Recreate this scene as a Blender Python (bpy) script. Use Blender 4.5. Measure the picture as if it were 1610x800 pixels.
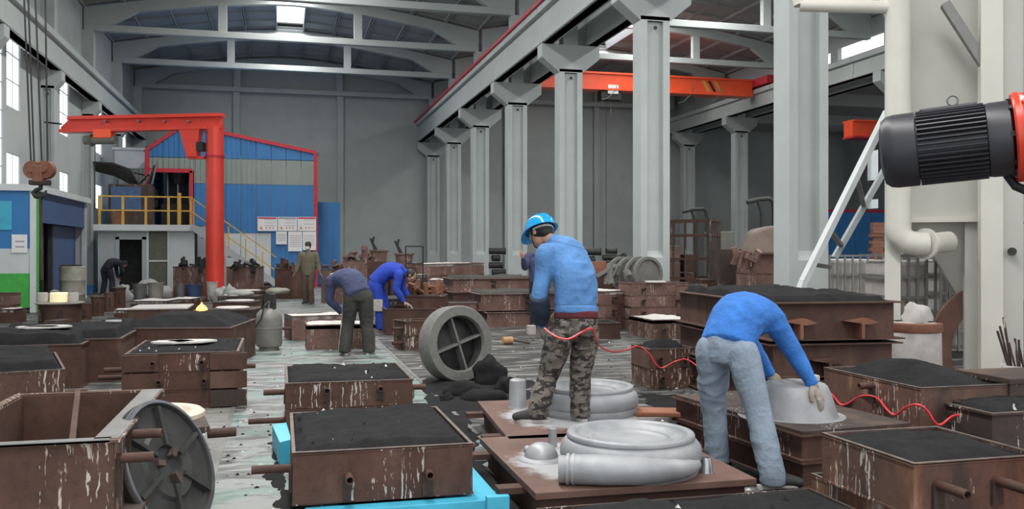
import bpy, bmesh, math, random
from mathutils import Vector, Matrix, noise, Euler
random.seed(7)
for o in list(bpy.data.objects): bpy.data.objects.remove(o)
SC = bpy.context.scene
COL = SC.collection
# ------------------------------------------------------------------ camera
FPX, CX, HY, CAMH = 1420.0, 805.0, 394.0, 1.5
TH = math.atan(363.0 / FPX)
SN, CS = math.sin(TH), math.cos(TH)
cam_d = bpy.data.cameras.new('camera'); cam = bpy.data.objects.new('camera', cam_d); COL.objects.link(cam)
cam.location = (0, 0, CAMH); cam.rotation_euler = (math.pi / 2, 0, -TH)
cam_d.sensor_width = 36; cam_d.lens = 36 * FPX / 1610; cam_d.shift_y = -6 / 1610
cam_d.clip_start = .05; cam_d.clip_end = 300
SC.camera = cam
# ------------------------------------------------------------------ world and light
W = bpy.data.worlds.new('overcast'); SC.world = W; W.use_nodes = True
bg = W.node_tree.nodes['Background']; bg.inputs[0].default_value = (.97, .98, 1, 1); bg.inputs[1].default_value = 1.7
def area(name, loc, rot, sx, sy, power, color=(1, 1, 1)):
    l = bpy.data.lights.new(name, 'AREA'); l.shape = 'RECTANGLE'; l.size = sx; l.size_y = sy; l.energy = power; l.color = color
    o = bpy.data.objects.new(name, l); COL.objects.link(o); o.location = loc; o.rotation_euler = rot
    return o
for y in (-2.2, 3.8, 9.8, 15.8, 21.8, 27.8, 33.8, 39.8):          # daylight coming down through the ridge skylights
    area('skylight_lamp', (.4, y, 11.5), (0, 0, 0), 1.1, 5.6, 620 if y < 18 else 330, (1, .98, .95))
    area('skylight_lamp', (15.2, y, 11.5), (0, 0, 0), 1.1, 5.6, 620 if y < 18 else 330, (1, .98, .95))
SC.view_settings.view_transform = 'Standard'; SC.view_settings.look = 'None'
SC.view_settings.exposure = 0.16; SC.view_settings.gamma = 1
SC.view_settings.use_curve_mapping = False
# ------------------------------------------------------------------ where things stand
def at_d(px, py, d):
    u = (px - CX) / FPX; v = -(py - HY) / FPX
    return Vector((d * (SN + u * CS), d * (CS - u * SN), CAMH + d * v))
def at_z(px, py, z=0.0):
    return at_d(px, py, (CAMH - z) * FPX / (py - HY))
def at_y(px, py, Y):
    u = (px - CX) / FPX; return at_d(px, py, Y / (CS - u * SN))
def at_x(px, py, X):
    u = (px - CX) / FPX; return at_d(px, py, X / (SN + u * CS))
# ------------------------------------------------------------------ mesh builder
def frame(t, up=Vector((0, 0, 1))):
    t = t.normalized()
    a = t.cross(up)
    if a.length < 1e-4: a = t.cross(Vector((0, 1, 0)))
    a.normalize(); b = a.cross(t).normalized()
    return a, b
class MB:
    def __init__(s): s.v = []; s.f = []
    def add(s, vs, fs, m=None):
        k = len(s.v)
        s.v += [tuple(m @ Vector(p)) if m else tuple(p) for p in vs]
        s.f += [tuple(i + k for i in f) for f in fs]
        return s
    def box(s, x0, x1, y0, y1, z0, z1, m=None):
        return s.add([(x0,y0,z0),(x1,y0,z0),(x1,y1,z0),(x0,y1,z0),(x0,y0,z1),(x1,y0,z1),(x1,y1,z1),(x0,y1,z1)],
                     [(3,2,1,0),(4,5,6,7),(0,1,5,4),(1,2,6,5),(2,3,7,6),(3,0,4,7)], m)
    def bar(s, p, q, w, h=None, up=Vector((0, 0, 1))):
        p, q = Vector(p), Vector(q); h = h or w; a, b = frame(q - p, up); a = a * w / 2; b = b * h / 2
        return s.add([p-a-b, p+a-b, p+a+b, p-a+b, q-a-b, q+a-b, q+a+b, q-a+b], [(3,2,1,0),(4,5,6,7),(0,1,5,4),(1,2,6,5),(2,3,7,6),(3,0,4,7)])
    def cyl(s, p, q, r, r2=None, n=14, cap=True):
        p, q = Vector(p), Vector(q); r2 = r if r2 is None else r2; a, b = frame(q - p); vs = []
        for c, rr in ((p, r), (q, r2)):
            vs += [c + (a * math.cos(t) + b * math.sin(t)) * rr for t in [2 * math.pi * i / n for i in range(n)]]
        fs = [(i, (i+1) % n, n + (i+1) % n, n + i) for i in range(n)]
        if cap: fs += [tuple(range(n))[::-1], tuple(range(n, 2*n))]
        return s.add(vs, fs)
    def pipe(s, p, q, r, t=.012, n=14):            # open ended tube with a wall
        p, q = Vector(p), Vector(q); a, b = frame(q - p); vs = []
        for c, rr in ((p, r), (q, r), (q, r - t), (p, r - t)):
            vs += [c + (a * math.cos(w) + b * math.sin(w)) * rr for w in [2 * math.pi * i / n for i in range(n)]]
        fs = []
        for k in range(4):
            k2 = (k + 1) % 4
            fs += [(k*n+i, k*n+(i+1) % n, k2*n+(i+1) % n, k2*n+i) for i in range(n)]
        return s.add(vs, fs)
    def tube(s, pts, r, n=8, cap=True):
        pts = [Vector(p) for p in pts]; rs = r if isinstance(r, (list, tuple)) else [r] * len(pts); vs = []; a0 = None
        for i, p in enumerate(pts):
            t = (pts[min(i+1, len(pts)-1)] - pts[max(i-1, 0)]).normalized()
            if a0 is None: a, b = frame(t)
            else:
                a = (a0 - t * a0.dot(t)).normalized(); b = a.cross(t)
            a0 = a
            vs += [p + (a * math.cos(w) + b * math.sin(w)) * rs[i] for w in [2 * math.pi * j / n for j in range(n)]]
        fs = [(k*n+i, k*n+(i+1) % n, (k+1)*n+(i+1) % n, (k+1)*n+i) for k in range(len(pts)-1) for i in range(n)]
        if cap: fs += [tuple(range(n))[::-1], tuple(range((len(pts)-1)*n, len(pts)*n))]
        return s.add(vs, fs)
    def lathe(s, prof, m=None, n=32, close=True, sx=1, sy=1):
        vs = []; k = len(prof)
        for r, z in prof: vs += [(r*sx*math.cos(2*math.pi*i/n), r*sy*math.sin(2*math.pi*i/n), z) for i in range(n)]
        fs = [(j*n+i, j*n+(i+1) % n, (j+1)*n+(i+1) % n, (j+1)*n+i) for j in range(k-1) for i in range(n)]
        if close: fs += [tuple(range(n))[::-1], tuple(range((k-1)*n, k*n))]
        return s.add(vs, fs, m)
    def prism(s, poly, ax, lo, hi):                 # polygon in the two other axes, extruded along ax
        def P(u, v, w): return {'x': (w, u, v), 'y': (u, w, v), 'z': (u, v, w)}[ax]
        n = len(poly)
        return s.add([P(u, v, lo) for u, v in poly] + [P(u, v, hi) for u, v in poly],
                     [tuple(range(n))[::-1], tuple(range(n, 2*n))] + [(i, (i+1) % n, n+(i+1) % n, n+i) for i in range(n)])
    def ell(s, c, rx, ry, rz, m=None, n=16, k=10):
        vs = [(0, 0, -1)]; 
        for j in range(1, k):
            t = math.pi * j / k - math.pi / 2
            vs += [(math.cos(t)*math.cos(2*math.pi*i/n), math.cos(t)*math.sin(2*math.pi*i/n), math.sin(t)) for i in range(n)]
        vs.append((0, 0, 1))
        fs = [(0, 1+(i+1) % n, 1+i) for i in range(n)]
        for j in range(k-2): fs += [(1+j*n+i, 1+j*n+(i+1) % n, 1+(j+1)*n+(i+1) % n, 1+(j+1)*n+i) for i in range(n)]
        L = len(vs)-1; fs += [(L, 1+(k-2)*n+i, 1+(k-2)*n+(i+1) % n) for i in range(n)]
        vs = [(c[0]+x*rx, c[1]+y*ry, c[2]+z*rz) for x, y, z in vs]
        return s.add(vs, fs, m)
    def mesh(s, name, fix=True):
        me = bpy.data.meshes.new(name); me.from_pydata(s.v, [], s.f); me.update()
        if fix:
            bm = bmesh.new(); bm.from_mesh(me); bmesh.ops.recalc_face_normals(bm, faces=bm.faces); bm.to_mesh(me); bm.free()
        return me
    def build(s, name, m, parent=None, smooth=False, bevel=0, angle=40):
        me = s.mesh(name)
        o = bpy.data.objects.new(name, me); COL.objects.link(o)
        if m: me.materials.append(m)
        if parent: o.parent = parent
        if smooth: shade(o, angle)
        if bevel:
            b = o.modifiers.new('bevel', 'BEVEL'); b.width = bevel; b.segments = 2; b.limit_method = 'ANGLE'
        return o
def shade(o, angle=40):
    me = o.data
    bm = bmesh.new(); bm.from_mesh(me)
    for f in bm.faces: f.smooth = True
    ca = math.radians(angle)
    for e in bm.edges:
        if len(e.link_faces) == 2 and e.calc_face_angle(0) > ca: e.smooth = False
    bm.to_mesh(me); bm.free()
def tag(o, label=None, cat=None, group=None, kind=None):
    if label: o['label'] = label
    if cat: o['category'] = cat
    if group: o['group'] = group
    if kind: o['kind'] = kind
    return o
def empty(name, loc=(0, 0, 0), rz=0.0, label=None, cat=None, group=None, kind=None):
    o = bpy.data.objects.new(name, None); COL.objects.link(o); o.location = loc; o.rotation_euler = (0, 0, rz); o.empty_display_size = .1
    return tag(o, label, cat, group, kind)
def struct(o): o['kind'] = 'structure'; return o
def inst(name, me, parent, loc=(0, 0, 0), rot=(0, 0, 0), sc=(1, 1, 1)):
    o = bpy.data.objects.new(name, me); COL.objects.link(o); o.parent = parent; o.location = loc; o.rotation_euler = rot; o.scale = sc
    return o
CAMROT = -TH     # turns local x to the picture's right and local y away from the camera
# ------------------------------------------------------------------ materials
class NT:
    def __init__(s, name):
        s.m = bpy.data.materials.new(name); s.m.use_nodes = True; s.t = s.m.node_tree; s.b = s.t.nodes['Principled BSDF']
        s.co = s.n('ShaderNodeTexCoord')
    def n(s, t, **k):
        x = s.t.nodes.new(t)
        for a, b in k.items(): setattr(x, a, b)
        return x
    def l(s, a, b): s.t.links.new(a, b)
    def vec(s, scale=(1, 1, 1), rnd=True, src='Object'):
        mp = s.n('ShaderNodeMapping'); mp.inputs['Scale'].default_value = scale; s.l(s.co.outputs[src], mp.inputs['Vector'])
        if rnd:
            oi = s.n('ShaderNodeObjectInfo'); mu = s.n('ShaderNodeMath', operation='MULTIPLY'); mu.inputs[1].default_value = 37.0
            s.l(oi.outputs['Random'], mu.inputs[0]); s.l(mu.outputs[0], mp.inputs['Location'])
        return mp.outputs[0]
    def noise(s, vec, scale, detail=4, rough=.6, dist=0):
        x = s.n('ShaderNodeTexNoise'); x.inputs['Scale'].default_value = scale; x.inputs['Detail'].default_value = detail
        x.inputs['Roughness'].default_value = rough; x.inputs['Distortion'].default_value = dist; s.l(vec, x.inputs['Vector']); return x.outputs['Fac']
    def ramp(s, fac, stops, mode='LINEAR'):
        x = s.n('ShaderNodeValToRGB'); x.color_ramp.interpolation = mode; el = x.color_ramp.elements
        while len(el) < len(stops): el.new(.5)
        for e, (p, c) in zip(el, stops): e.position = p; e.color = (*c, 1) if len(c) == 3 else c
        s.l(fac, x.inputs[0]); return x.outputs[0]
    def bw(s, fac, a, b): return s.ramp(fac, [(a, (0, 0, 0)), (b, (1, 1, 1))])
    def mix(s, fac, a, b, blend='MIX'):
        x = s.n('ShaderNodeMix', data_type='RGBA', blend_type=blend)
        for k, v in ((0, fac), (6, a), (7, b)):
            if isinstance(v, (int, float)): x.inputs[k].default_value = v
            elif isinstance(v, tuple): x.inputs[k].default_value = (*v, 1)
            else: s.l(v, x.inputs[k])
        return x.outputs[2]
    def math(s, op, a, b=0.0, c=None):
        x = s.n('ShaderNodeMath', operation=op)
        for k, v in enumerate((a, b, c)):
            if v is None: continue
            if isinstance(v, (int, float)): x.inputs[k].default_value = v
            else: s.l(v, x.inputs[k])
        return x.outputs[0]
    def bump(s, fac, strength=.3, dist=.01):
        x = s.n('ShaderNodeBump'); x.inputs['Strength'].default_value = strength; x.inputs['Distance'].default_value = dist
        s.l(fac, x.inputs['Height']); s.l(x.outputs[0], s.b.inputs['Normal'])
    def out(s, col=None, rough=None, metal=None):
        for k, v in (('Base Color', col), ('Roughness', rough), ('Metallic', metal)):
            if v is None: continue
            if isinstance(v, (int, float)): s.b.inputs[k].default_value = v
            elif isinstance(v, tuple): s.b.inputs[k].default_value = (*v, 1)
            else: s.l(v, s.b.inputs[k])
        return s.m
def plain(name, c, rough=.6, metal=0, var=.15, scale=6, bump=0, bscale=60):
    t = NT(name); v = t.vec(); n1 = t.noise(v, scale, 5)
    lo = tuple(x * (1 - var) for x in c); hi = tuple(min(1, x * (1 + var)) for x in c)
    col = t.ramp(n1, [(.3, lo), (.7, hi)])
    if bump: t.bump(t.noise(v, bscale, 3), bump, .004)
    return t.out(col, rough, metal)
def rust(name, a, b, drip=0.0, dripcol=(.50, .47, .42), rough=.75, smear=0.0):
    """rusted steel; drip = how much of it is crossed by pale runs of wash that run down the sides"""
    t = NT(name); v = t.vec(); n1 = t.noise(v, 3, 6, .65); n2 = t.noise(v, 22, 4)
    col = t.mix(t.bw(n1, .35, .65), a, b)
    col = t.mix(t.math('MULTIPLY', t.bw(n2, .5, .75), .5), col, tuple(x * .45 for x in a))
    n3 = t.noise(t.vec((1, 1, .35)), 2.2, 3); col = t.mix(t.math('MULTIPLY', t.bw(n3, .55, .72), .35), col, (.20, .12, .085))
    if smear:
        s1 = t.noise(t.vec((1, 1, .45)), 1.9, 4, .6, .3); s2 = t.noise(t.vec((1, 1, .25)), 9, 5, .7)
        col = t.mix(t.math('MULTIPLY', t.bw(s1, .50, .62), t.bw(s2, .35, .6)), col, (.27, .12, .06)); col = t.mix(t.math('MULTIPLY', t.math('MULTIPLY', t.bw(s1, .56, .66), t.bw(s2, .48, .62)), smear), col, (.46, .42, .38))
        col = t.mix(t.math('MULTIPLY', t.ramp(s1, [(.34, (1, 1, 1)), (.44, (0, 0, 0))]), .7), col, (.022, .018, .016))
    if drip:
        pass
        wv = t.n('ShaderNodeVectorMath', operation='ADD'); wn = t.n('ShaderNodeTexNoise'); wn.inputs['Scale'].default_value = 9; wsc = t.n('ShaderNodeVectorMath', operation='SCALE'); wsc.inputs['Scale'].default_value = .035
        t.l(t.co.outputs['Object'], wn.inputs['Vector']); t.l(wn.outputs['Color'], wsc.inputs[0]); t.l(t.vec((1, 1, .05)), wv.inputs[0]); t.l(wsc.outputs[0], wv.inputs[1])
        d1 = t.noise(wv.outputs[0], 62, 2, .5); area_ = t.noise(t.vec((1, 1, .35)), 2.3, 2)
        wob = t.noise(t.vec((1, 1, .4)), 26, 3, .7)
        k = t.math('MULTIPLY', t.bw(d1, .58, .62), t.bw(t.math('ADD', area_, t.math('MULTIPLY', wob, .34)), .80 - .10 * drip, .83 - .10 * drip))
        col = t.mix(t.math('MULTIPLY', k, .9), col, dripcol)
    t.bump(n2, .35, .004)
    return t.out(col, rough, 0.0)
M = {}
M['rust'] = rust('rusty_steel', (.052, .023, .015), (.088, .041, .028), 0)
M['rust_drip'] = rust('rusty_steel_with_runs', (.055, .023, .015), (.090, .040, .026), 1.0)
M['rust_heavy'] = rust('rusty_steel_with_heavy_runs', (.068, .033, .023), (.11, .058, .040), 1.8, (.55, .50, .43))
M['rust_red'] = rust('red_brown_steel', (.13, .068, .055), (.20, .118, .100), .8, (.5, .42, .38))
M['rust_dark'] = rust('dark_oily_steel', (.035, .024, .020), (.06, .038, .030), .4)
M['rust_orange'] = rust('orange_rust_pipe', (.16, .062, .035), (.22, .10, .06), 0)
M['rust_hot'] = rust('scorched_steel_with_orange_and_white_runs', (.08, .045, .035), (.14, .07, .048), 1.0, (.55, .50, .45), smear=.9)
def sand():
    t = NT('black_moulding_sand'); v = t.vec(); n1 = t.noise(v, 5, 5, .7); n2 = t.noise(v, 140, 3, .7)
    col = t.mix(t.bw(n1, .3, .7), (.010, .010, .011), (.022, .022, .0235)); col = t.mix(t.math('MULTIPLY', t.bw(n2, .62, .8), .5), col, (.055, .055, .057))
    n3 = t.noise(v, 38, 4, .75)
    t.bump(t.math('ADD', t.math('MULTIPLY', n2, .4), n3), .9, .014); t.b.inputs['Specular IOR Level'].default_value = .25; return t.out(col, .95)
M['sand'] = sand()
M['sand_grey'] = plain('grey_green_sand', (.050, .048, .040), .95, 0, .25, 9, .6, 120)
M['concrete_paint'] = plain('pale_grey_painted_concrete', (.42, .46, .455), .7, 0, .06, 1.2, .1, 30)
M['roof'] = plain('grey_roof_concrete', (.36, .37, .37), .85, 0, .10, .8, .2, 14)
M['white_scale'] = plain('white_wash', (.55, .53, .50), .8, 0, .12, 12)
M['cream'] = plain('cream_refractory', (.62, .53, .44), .8, 0, .12, 12, .2)
M['dark'] = plain('black_steel', (.02, .02, .022), .55, .2)
M['black_rubber'] = plain('black_rubber', (.012, .012, .013), .6)
M['grey_metal'] = plain('dull_grey_metal', (.20, .20, .195), .55, .4)
M['cast_grey'] = plain('sand_cast_grey_iron', (.17, .17, .16), .8, .1, .15, 20, .5, 160)
M['cast_dark'] = plain('dark_cast_iron', (.045, .047, .045), .6, .5, .3, 8, .4, 90)
M['rim_metal'] = plain('machined_rim_metal', (.30, .31, .33), .35, .9, .2, 6)
M['brown_board'] = plain('brown_painted_board', (.16, .085, .065), .7, 0, .2, 5, .2)
M['orange_brown'] = plain('orange_brown_board', (.26, .10, .055), .7, 0, .2, 5, .2)
M['cyan'] = plain('cyan_blue_paint', (.06, .42, .60), .45, 0, .12, 5)
M['crane_red'] = plain('orange_red_crane_paint', (.68, .05, .03), .4, 0, .08, 2)
M['crane_orange'] = plain('orange_crane_paint', (.90, .10, .03), .4, 0, .08, 2)
M['red_trim'] = plain('crimson_trim_paint', (.50, .02, .04), .5)
M['yellow'] = plain('yellow_rail_paint', (.60, .36, .06), .5)
M['grey_panel'] = plain('grey_painted_panel', (.40, .43, .45), .6, 0, .08, 2)
M['white_panel'] = plain('white_painted_panel', (.60, .64, .65), .5, 0, .06, 2)
M['beige_paint'] = plain('warm_grey_machine_paint', (.47, .47, .43), .5, 0, .06, 1.5)
M['beige_light'] = plain('cream_grey_duct_paint', (.60, .59, .53), .45, 0, .06, 2)
M['green_paint'] = plain('bright_green_paint', (.06, .42, .07), .5)
M['navy'] = plain('dark_blue_machine_paint', (.05, .10, .22), .5)
M['motor'] = plain('charcoal_motor_paint', (.035, .035, .042), .42, .1, .15, 5)
M['gear_red'] = plain('glossy_red_gearbox_paint', (.62, .045, .02), .3, 0, .06, 4)
M['helmet'] = plain('glossy_sky_blue_plastic', (.015, .30, .62), .16, 0, .05, 3)
M['skin'] = plain('skin', (.42, .23, .16), .55, 0, .1, 10)
M['hair'] = plain('black_hair', (.012, .011, .010), .7, 0, .3, 60, .6, 200)
M['glove'] = plain('dirty_cotton_glove', (.30, .26, .22), .95, 0, .2, 30, .6, 250)
M['shoe'] = plain('dark_grey_shoe_canvas', (.035, .034, .036), .8, 0, .2, 20, .3, 200)
M['sole'] = plain('pale_rubber_sole', (.45, .43, .42), .7)
M['edge'] = plain('worn_bright_steel_edge', (.13, .10, .085), .6, .1, .4, 14)
M['plaster'] = plain('whitish_plaster', (.42, .40, .38), .9, 0, .2, 6, .5, 40)
M['sack'] = plain('pale_grey_sack', (.34, .34, .33), .9, 0, .12, 8, .3)
M['drum'] = plain('dirty_beige_drum', (.27, .26, .22), .7, 0, .3, 4)
M['hose'] = plain('red_plastic_hose', (.75, .045, .05), .3)
M['wood'] = plain('pale_wood', (.45, .25, .12), .7, 0, .2, 10)
M['olive'] = plain('olive_metal', (.12, .125, .10), .6)
M['tank_grey'] = plain('dusty_grey_gas_cylinder', (.19, .185, .17), .55, .1, .2, 5, .2)
M['paper'] = plain('white_paper', (.80, .80, .80), .7, 0, .02)
M['ink_red'] = plain('red_print', (.55, .06, .12), .7)
M['ink_grey'] = plain('grey_print', (.32, .33, .38), .7)
M['tarp'] = plain('brown_grey_tarpaulin', (.21, .165, .14), .85, 0, .2, 3, .3)
M['mask'] = plain('white_mask_cloth', (.8, .8, .8), .8)
def silver():
    t = NT('silver_painted_pattern'); v = t.vec(); n1 = t.noise(v, 4, 5); n2 = t.noise(v, 60, 3)
    col = t.mix(t.bw(n1, .3, .7), (.22, .23, .24), (.36, .37, .385)); t.bump(n2, .12, .003)
    return t.out(col, t.ramp(n1, [(.3, (.62, .62, .62)), (.7, (.45, .45, .45))]), .22)
M['silver'] = silver()
def overspray():
    t = NT('brown_board_with_silver_overspray'); v = t.vec(rnd=False)
    ln = t.n('ShaderNodeVectorMath', operation='LENGTH'); mp = t.n('ShaderNodeMapping'); mp.inputs['Scale'].default_value = (1, 1.0, 0)
    t.l(t.co.outputs['Object'], mp.inputs['Vector']); t.l(mp.outputs[0], ln.inputs[0])
    n1 = t.noise(v, 9, 5, .7); n2 = t.noise(v, 3, 3)
    r = t.math('ADD', ln.outputs['Value'], t.math('MULTIPLY', t.math('SUBTRACT', n1, .5), .30))
    k = t.ramp(r, [(.47, (1, 1, 1)), (.56, (0, 0, 0))])
    base = t.mix(t.bw(n2, .35, .65), (.10, .052, .038), (.155, .088, .068))
    return t.out(t.mix(k, base, (.36, .36, .37)), .65)
M['overspray'] = overspray()
def corr(name, c):
    return plain(name, c, .5, 0, .08, 1.0)
M['blue_sheet'] = corr('blue_cladding_sheet', (.035, .19, .46))
M['clear_sheet'] = corr('cloudy_light_panel', (.26, .30, .28))
def cloth(name, c, var=.2, dirt=None, seams=()):
    t = NT(name); v = t.vec(rnd=False); n1 = t.noise(v, 7, 4); n2 = t.noise(v, 260, 2)
    col = t.mix(t.bw(n1, .3, .7), tuple(x * (1 - var) for x in c), tuple(x * (1 + var) for x in c))
    if dirt: col = t.mix(t.math('MULTIPLY', t.bw(t.noise(v, 3.4, 5), .48, .66), .6), col, dirt)
    w1 = t.noise(t.vec((1.0, 1.0, .55), rnd=False), 9, 3, .5, 1.6); w2 = t.noise(t.vec((1, 1, 1.6), rnd=False), 15, 2, .5, 1.0)
    r1 = t.math('ABSOLUTE', t.math('SUBTRACT', w1, .5)); r2 = t.math('ABSOLUTE', t.math('SUBTRACT', w2, .5))
    if seams:
        sx = t.n('ShaderNodeSeparateXYZ'); t.l(t.co.outputs['Object'], sx.inputs[0])
        for kx, z0 in seams:
            dz = t.math('ABSOLUTE', t.math('SUBTRACT', t.math('ADD', sx.outputs[2], t.math('MULTIPLY', sx.outputs[0], kx)), z0))
            col = t.mix(t.math('MULTIPLY', t.math('LESS_THAN', dz, .0035), .55), col, tuple(x*.35 for x in c))
    t.bump(t.math('ADD', t.math('ADD', t.math('MULTIPLY', r1, 2.2), r2), t.math('MULTIPLY', n2, .06)), .5, .012); return t.out(col, .88)
M['jacket_blue'] = cloth('faded_sky_blue_cotton', (.078, .205, .44), seams=((.25, 1.365), (0, .895)))
M['jacket_blue2'] = cloth('bright_blue_cotton', (.03, .155, .49))
M['jeans_grey'] = cloth('washed_grey_blue_trousers', (.21, .265, .33), .15, (.14, .175, .22))
M['navy_cloth'] = cloth('faded_navy_cotton', (.055, .065, .14), .2, (.03, .035, .06))
M['royal_cloth'] = cloth('royal_blue_workwear', (.02, .055, .42), .2)
M['charcoal_cloth'] = cloth('charcoal_trousers', (.045, .045, .04), .2)
M['khaki_cloth'] = cloth('khaki_grey_jacket', (.135, .12, .08), .2)
M['brown_cloth'] = cloth('brown_trousers', (.09, .065, .05), .2)
M['black_cloth'] = cloth('near_black_navy_workwear', (.02, .022, .035), .2)
M['maroon_cloth'] = cloth('maroon_knit', (.09, .015, .02), .2)
M['dark_cuff'] = cloth('dark_blue_cloth', (.02, .035, .06), .3)
def camo():
    t = NT('camouflage_cloth'); v = t.vec((1, 1, 1.7), rnd=False)
    a = t.noise(v, 8, 3, .6, .6); b = t.noise(t.vec((1.2, 1, 2.0), rnd=False), 10.5, 3, .6, .5); c = t.noise(v, 19, 2, .5)
    col = t.mix(t.ramp(a, [(.46, (0, 0, 0)), (.49, (1, 1, 1))]), (.075, .068, .055), (.155, .135, .115))
    col = t.mix(t.ramp(b, [(.52, (0, 0, 0)), (.54, (1, 1, 1))]), col, (.022, .021, .020))
    col = t.mix(t.math('MULTIPLY', t.ramp(c, [(.62, (0, 0, 0)), (.65, (1, 1, 1))]), .8), col, (.24, .21, .19))
    t.bump(t.math('ABSOLUTE', t.math('SUBTRACT', t.noise(t.vec((1, 1, .8), rnd=False), 10, 3, .5, 1.6), .5)), .5, .016); return t.out(col, .9)
M['camo'] = camo()
def floor_mat():
    t = NT('worn_workshop_floor'); v = t.vec((1, 1, 1), rnd=False); vs = t.vec((.8, 2.2, 1), rnd=False)
    n1 = t.noise(vs, 2.6, 8, .68, .5); n2 = t.noise(v, .5, 4); n3 = t.noise(vs, 7, 6, .7, .4); n4 = t.noise(v, 40, 3)
    base = t.mix(t.bw(n3, .35, .65), (.052, .053, .052), (.12, .122, .12))
    lane = t.mix(t.bw(n1, .47, .54), base, (.27, .285, .28))
    teal = t.mix(t.math('MULTIPLY', t.bw(t.noise(v, 1.6, 7, .65), .50, .56), .55), lane, (.17, .29, .25))
    sx = t.n('ShaderNodeSeparateXYZ'); t.l(t.co.outputs['Object'], sx.inputs[0])
    inl = t.math('MULTIPLY', t.bw(sx.outputs[0], 0, .001), 1)
    X = sx.outputs[0]
    m1 = t.math('MULTIPLY', t.math('GREATER_THAN', X, -.44), t.math('LESS_THAN', X, 1.55))
    drk = t.mix(t.bw(t.noise(t.vec((.45, 2.2, 1), rnd=False), 3.4, 7, .7, .4), .50, .60), (.035, .035, .035), (.26, .26, .25))
    col = t.mix(m1, drk, teal)
    m2 = t.math('MULTIPLY', t.math('GREATER_THAN', X, -.82), t.math('LESS_THAN', X, -.44))
    col = t.mix(t.math('MULTIPLY', m2, .8), col, t.mix(n3, (.18, .175, .165), (.30, .295, .28)))
    col = t.mix(t.math('MULTIPLY', t.bw(n2, .52, .66), .45), col, (.03, .03, .03))
    t.bump(t.math('ADD', n3, t.math('MULTIPLY', n4, .3)), .35, .01)
    return t.out(col, t.ramp(n1, [(.42, (.35, .35, .35)), (.6, (.7, .7, .7))]))
M['floor'] = floor_mat()
def glassm():
    t = NT('window_glass'); tr = t.n('ShaderNodeBsdfTransparent'); gl = t.n('ShaderNodeBsdfGlossy'); gl.inputs['Roughness'].default_value = .05
    mx = t.n('ShaderNodeMixShader'); mx.inputs[0].default_value = .08
    t.l(tr.outputs[0], mx.inputs[1]); t.l(gl.outputs[0], mx.inputs[2]); t.l(mx.outputs[0], t.t.nodes['Material Output'].inputs['Surface']); return t.m
M['glass'] = glassm()
def emis(name, c, s):
    t = NT(name); t.b.inputs['Emission Color'].default_value = (*c, 1); t.b.inputs['Emission Strength'].default_value = s; return t.out(c, .5)
M['flame'] = emis('burning_gas_flame', (1, .33, .07), 3.5)
M['hot'] = emis('glowing_casting_sleeve', (1, .80, .50), .35)
# ================================================================== the building
COLY = [-5.2, .8, 6.8, 12.8, 18.8, 24.8, 30.8, 36.8, 42.8, 48.8]
fl = MB().add([(-9, -8, 0), (38, -8, 0), (38, 50, 0), (-9, 50, 0)], [(0, 1, 2, 3)]).build('floor', M['floor']); struct(fl)
for x in (-.44, 1.55):      # steel edging strips let into the floor
    MB().box(x-.02, x+.02, -4, 44, -.01, .006).build('trim_1' if x < 0 else 'trim_2', M['grey_metal'])['kind'] = 'structure'
def holed_wall(name, X0, X1, Y0, Y1, Z0, Z1, holes, m):
    """wall along y with real openings (y0, y1, z0, z1)"""
    ys = sorted({Y0, Y1, *[h[0] for h in holes], *[h[1] for h in holes]}); zs = sorted({Z0, Z1, *[h[2] for h in holes], *[h[3] for h in holes]})
    mb = MB()
    for a, b in zip(ys, ys[1:]):
        z_start = None
        for c, d in zip(zs, zs[1:]):
            inside = any(h[0] <= a and b <= h[1] and h[2] <= c and d <= h[3] for h in holes)
            if not inside and z_start is None: z_start = c
            if inside and z_start is not None: mb.box(X0, X1, a, b, z_start, c); z_start = None
        if z_start is not None: mb.box(X0, X1, a, b, z_start, Z1)
    return struct(mb.build(name, m))
wh = []
for k in range(-4, 4):
    yc = 27.75 + 6.06 * k
    wh += [(yc - .68, yc + .68, 5.45, 7.66), (yc - .68, yc + .68, 3.2, 4.18)]
    wh += [(yc + 4.2, yc + 5.1, 3.0, 7.5)]
holed_wall('wall_left', -7.26, -7.2, -6, 49.4, 0, 11.2, wh, M['concrete_paint'])
for i, (y0, y1, z0, z1) in enumerate(wh):
    w = struct(empty('window_%d' % (i + 1), (-7.235, (y0+y1)/2, z0)))
    a = (y1 - y0) / 2; h = z1 - z0; fr = MB()
    for s in (-1, 1): fr.box(-.015, .015, s*a-.02, s*a+.02, 0, h)
    nb = max(1, round(h / .75))
    for j in range(nb + 1): fr.box(-.008, .008, -a, a, j*h/nb-.015, j*h/nb+.015)
    if y1 - y0 > 1.2: fr.box(-.006, .006, -.012, .012, 0, h)
    fr.build('window_frame', M['grey_panel'], w); MB().box(-.004, .004, -a, a, 0, h).build('pane', M['glass'], w)
struct(MB().box(-7.26, 38, 49.4, 49.7, 0, 12.2).build('wall_back', M['concrete_paint']))
for X in (-2.25, 3.08, 12.3, 17.6):
    struct(MB().box(X-.17, X+.17, 49.1, 49.4, 0, 11.2).build('trim_3' if X < 0 else 'trim_4' if X < 4 else 'trim_5', M['concrete_paint'], bevel=.02))
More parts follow.
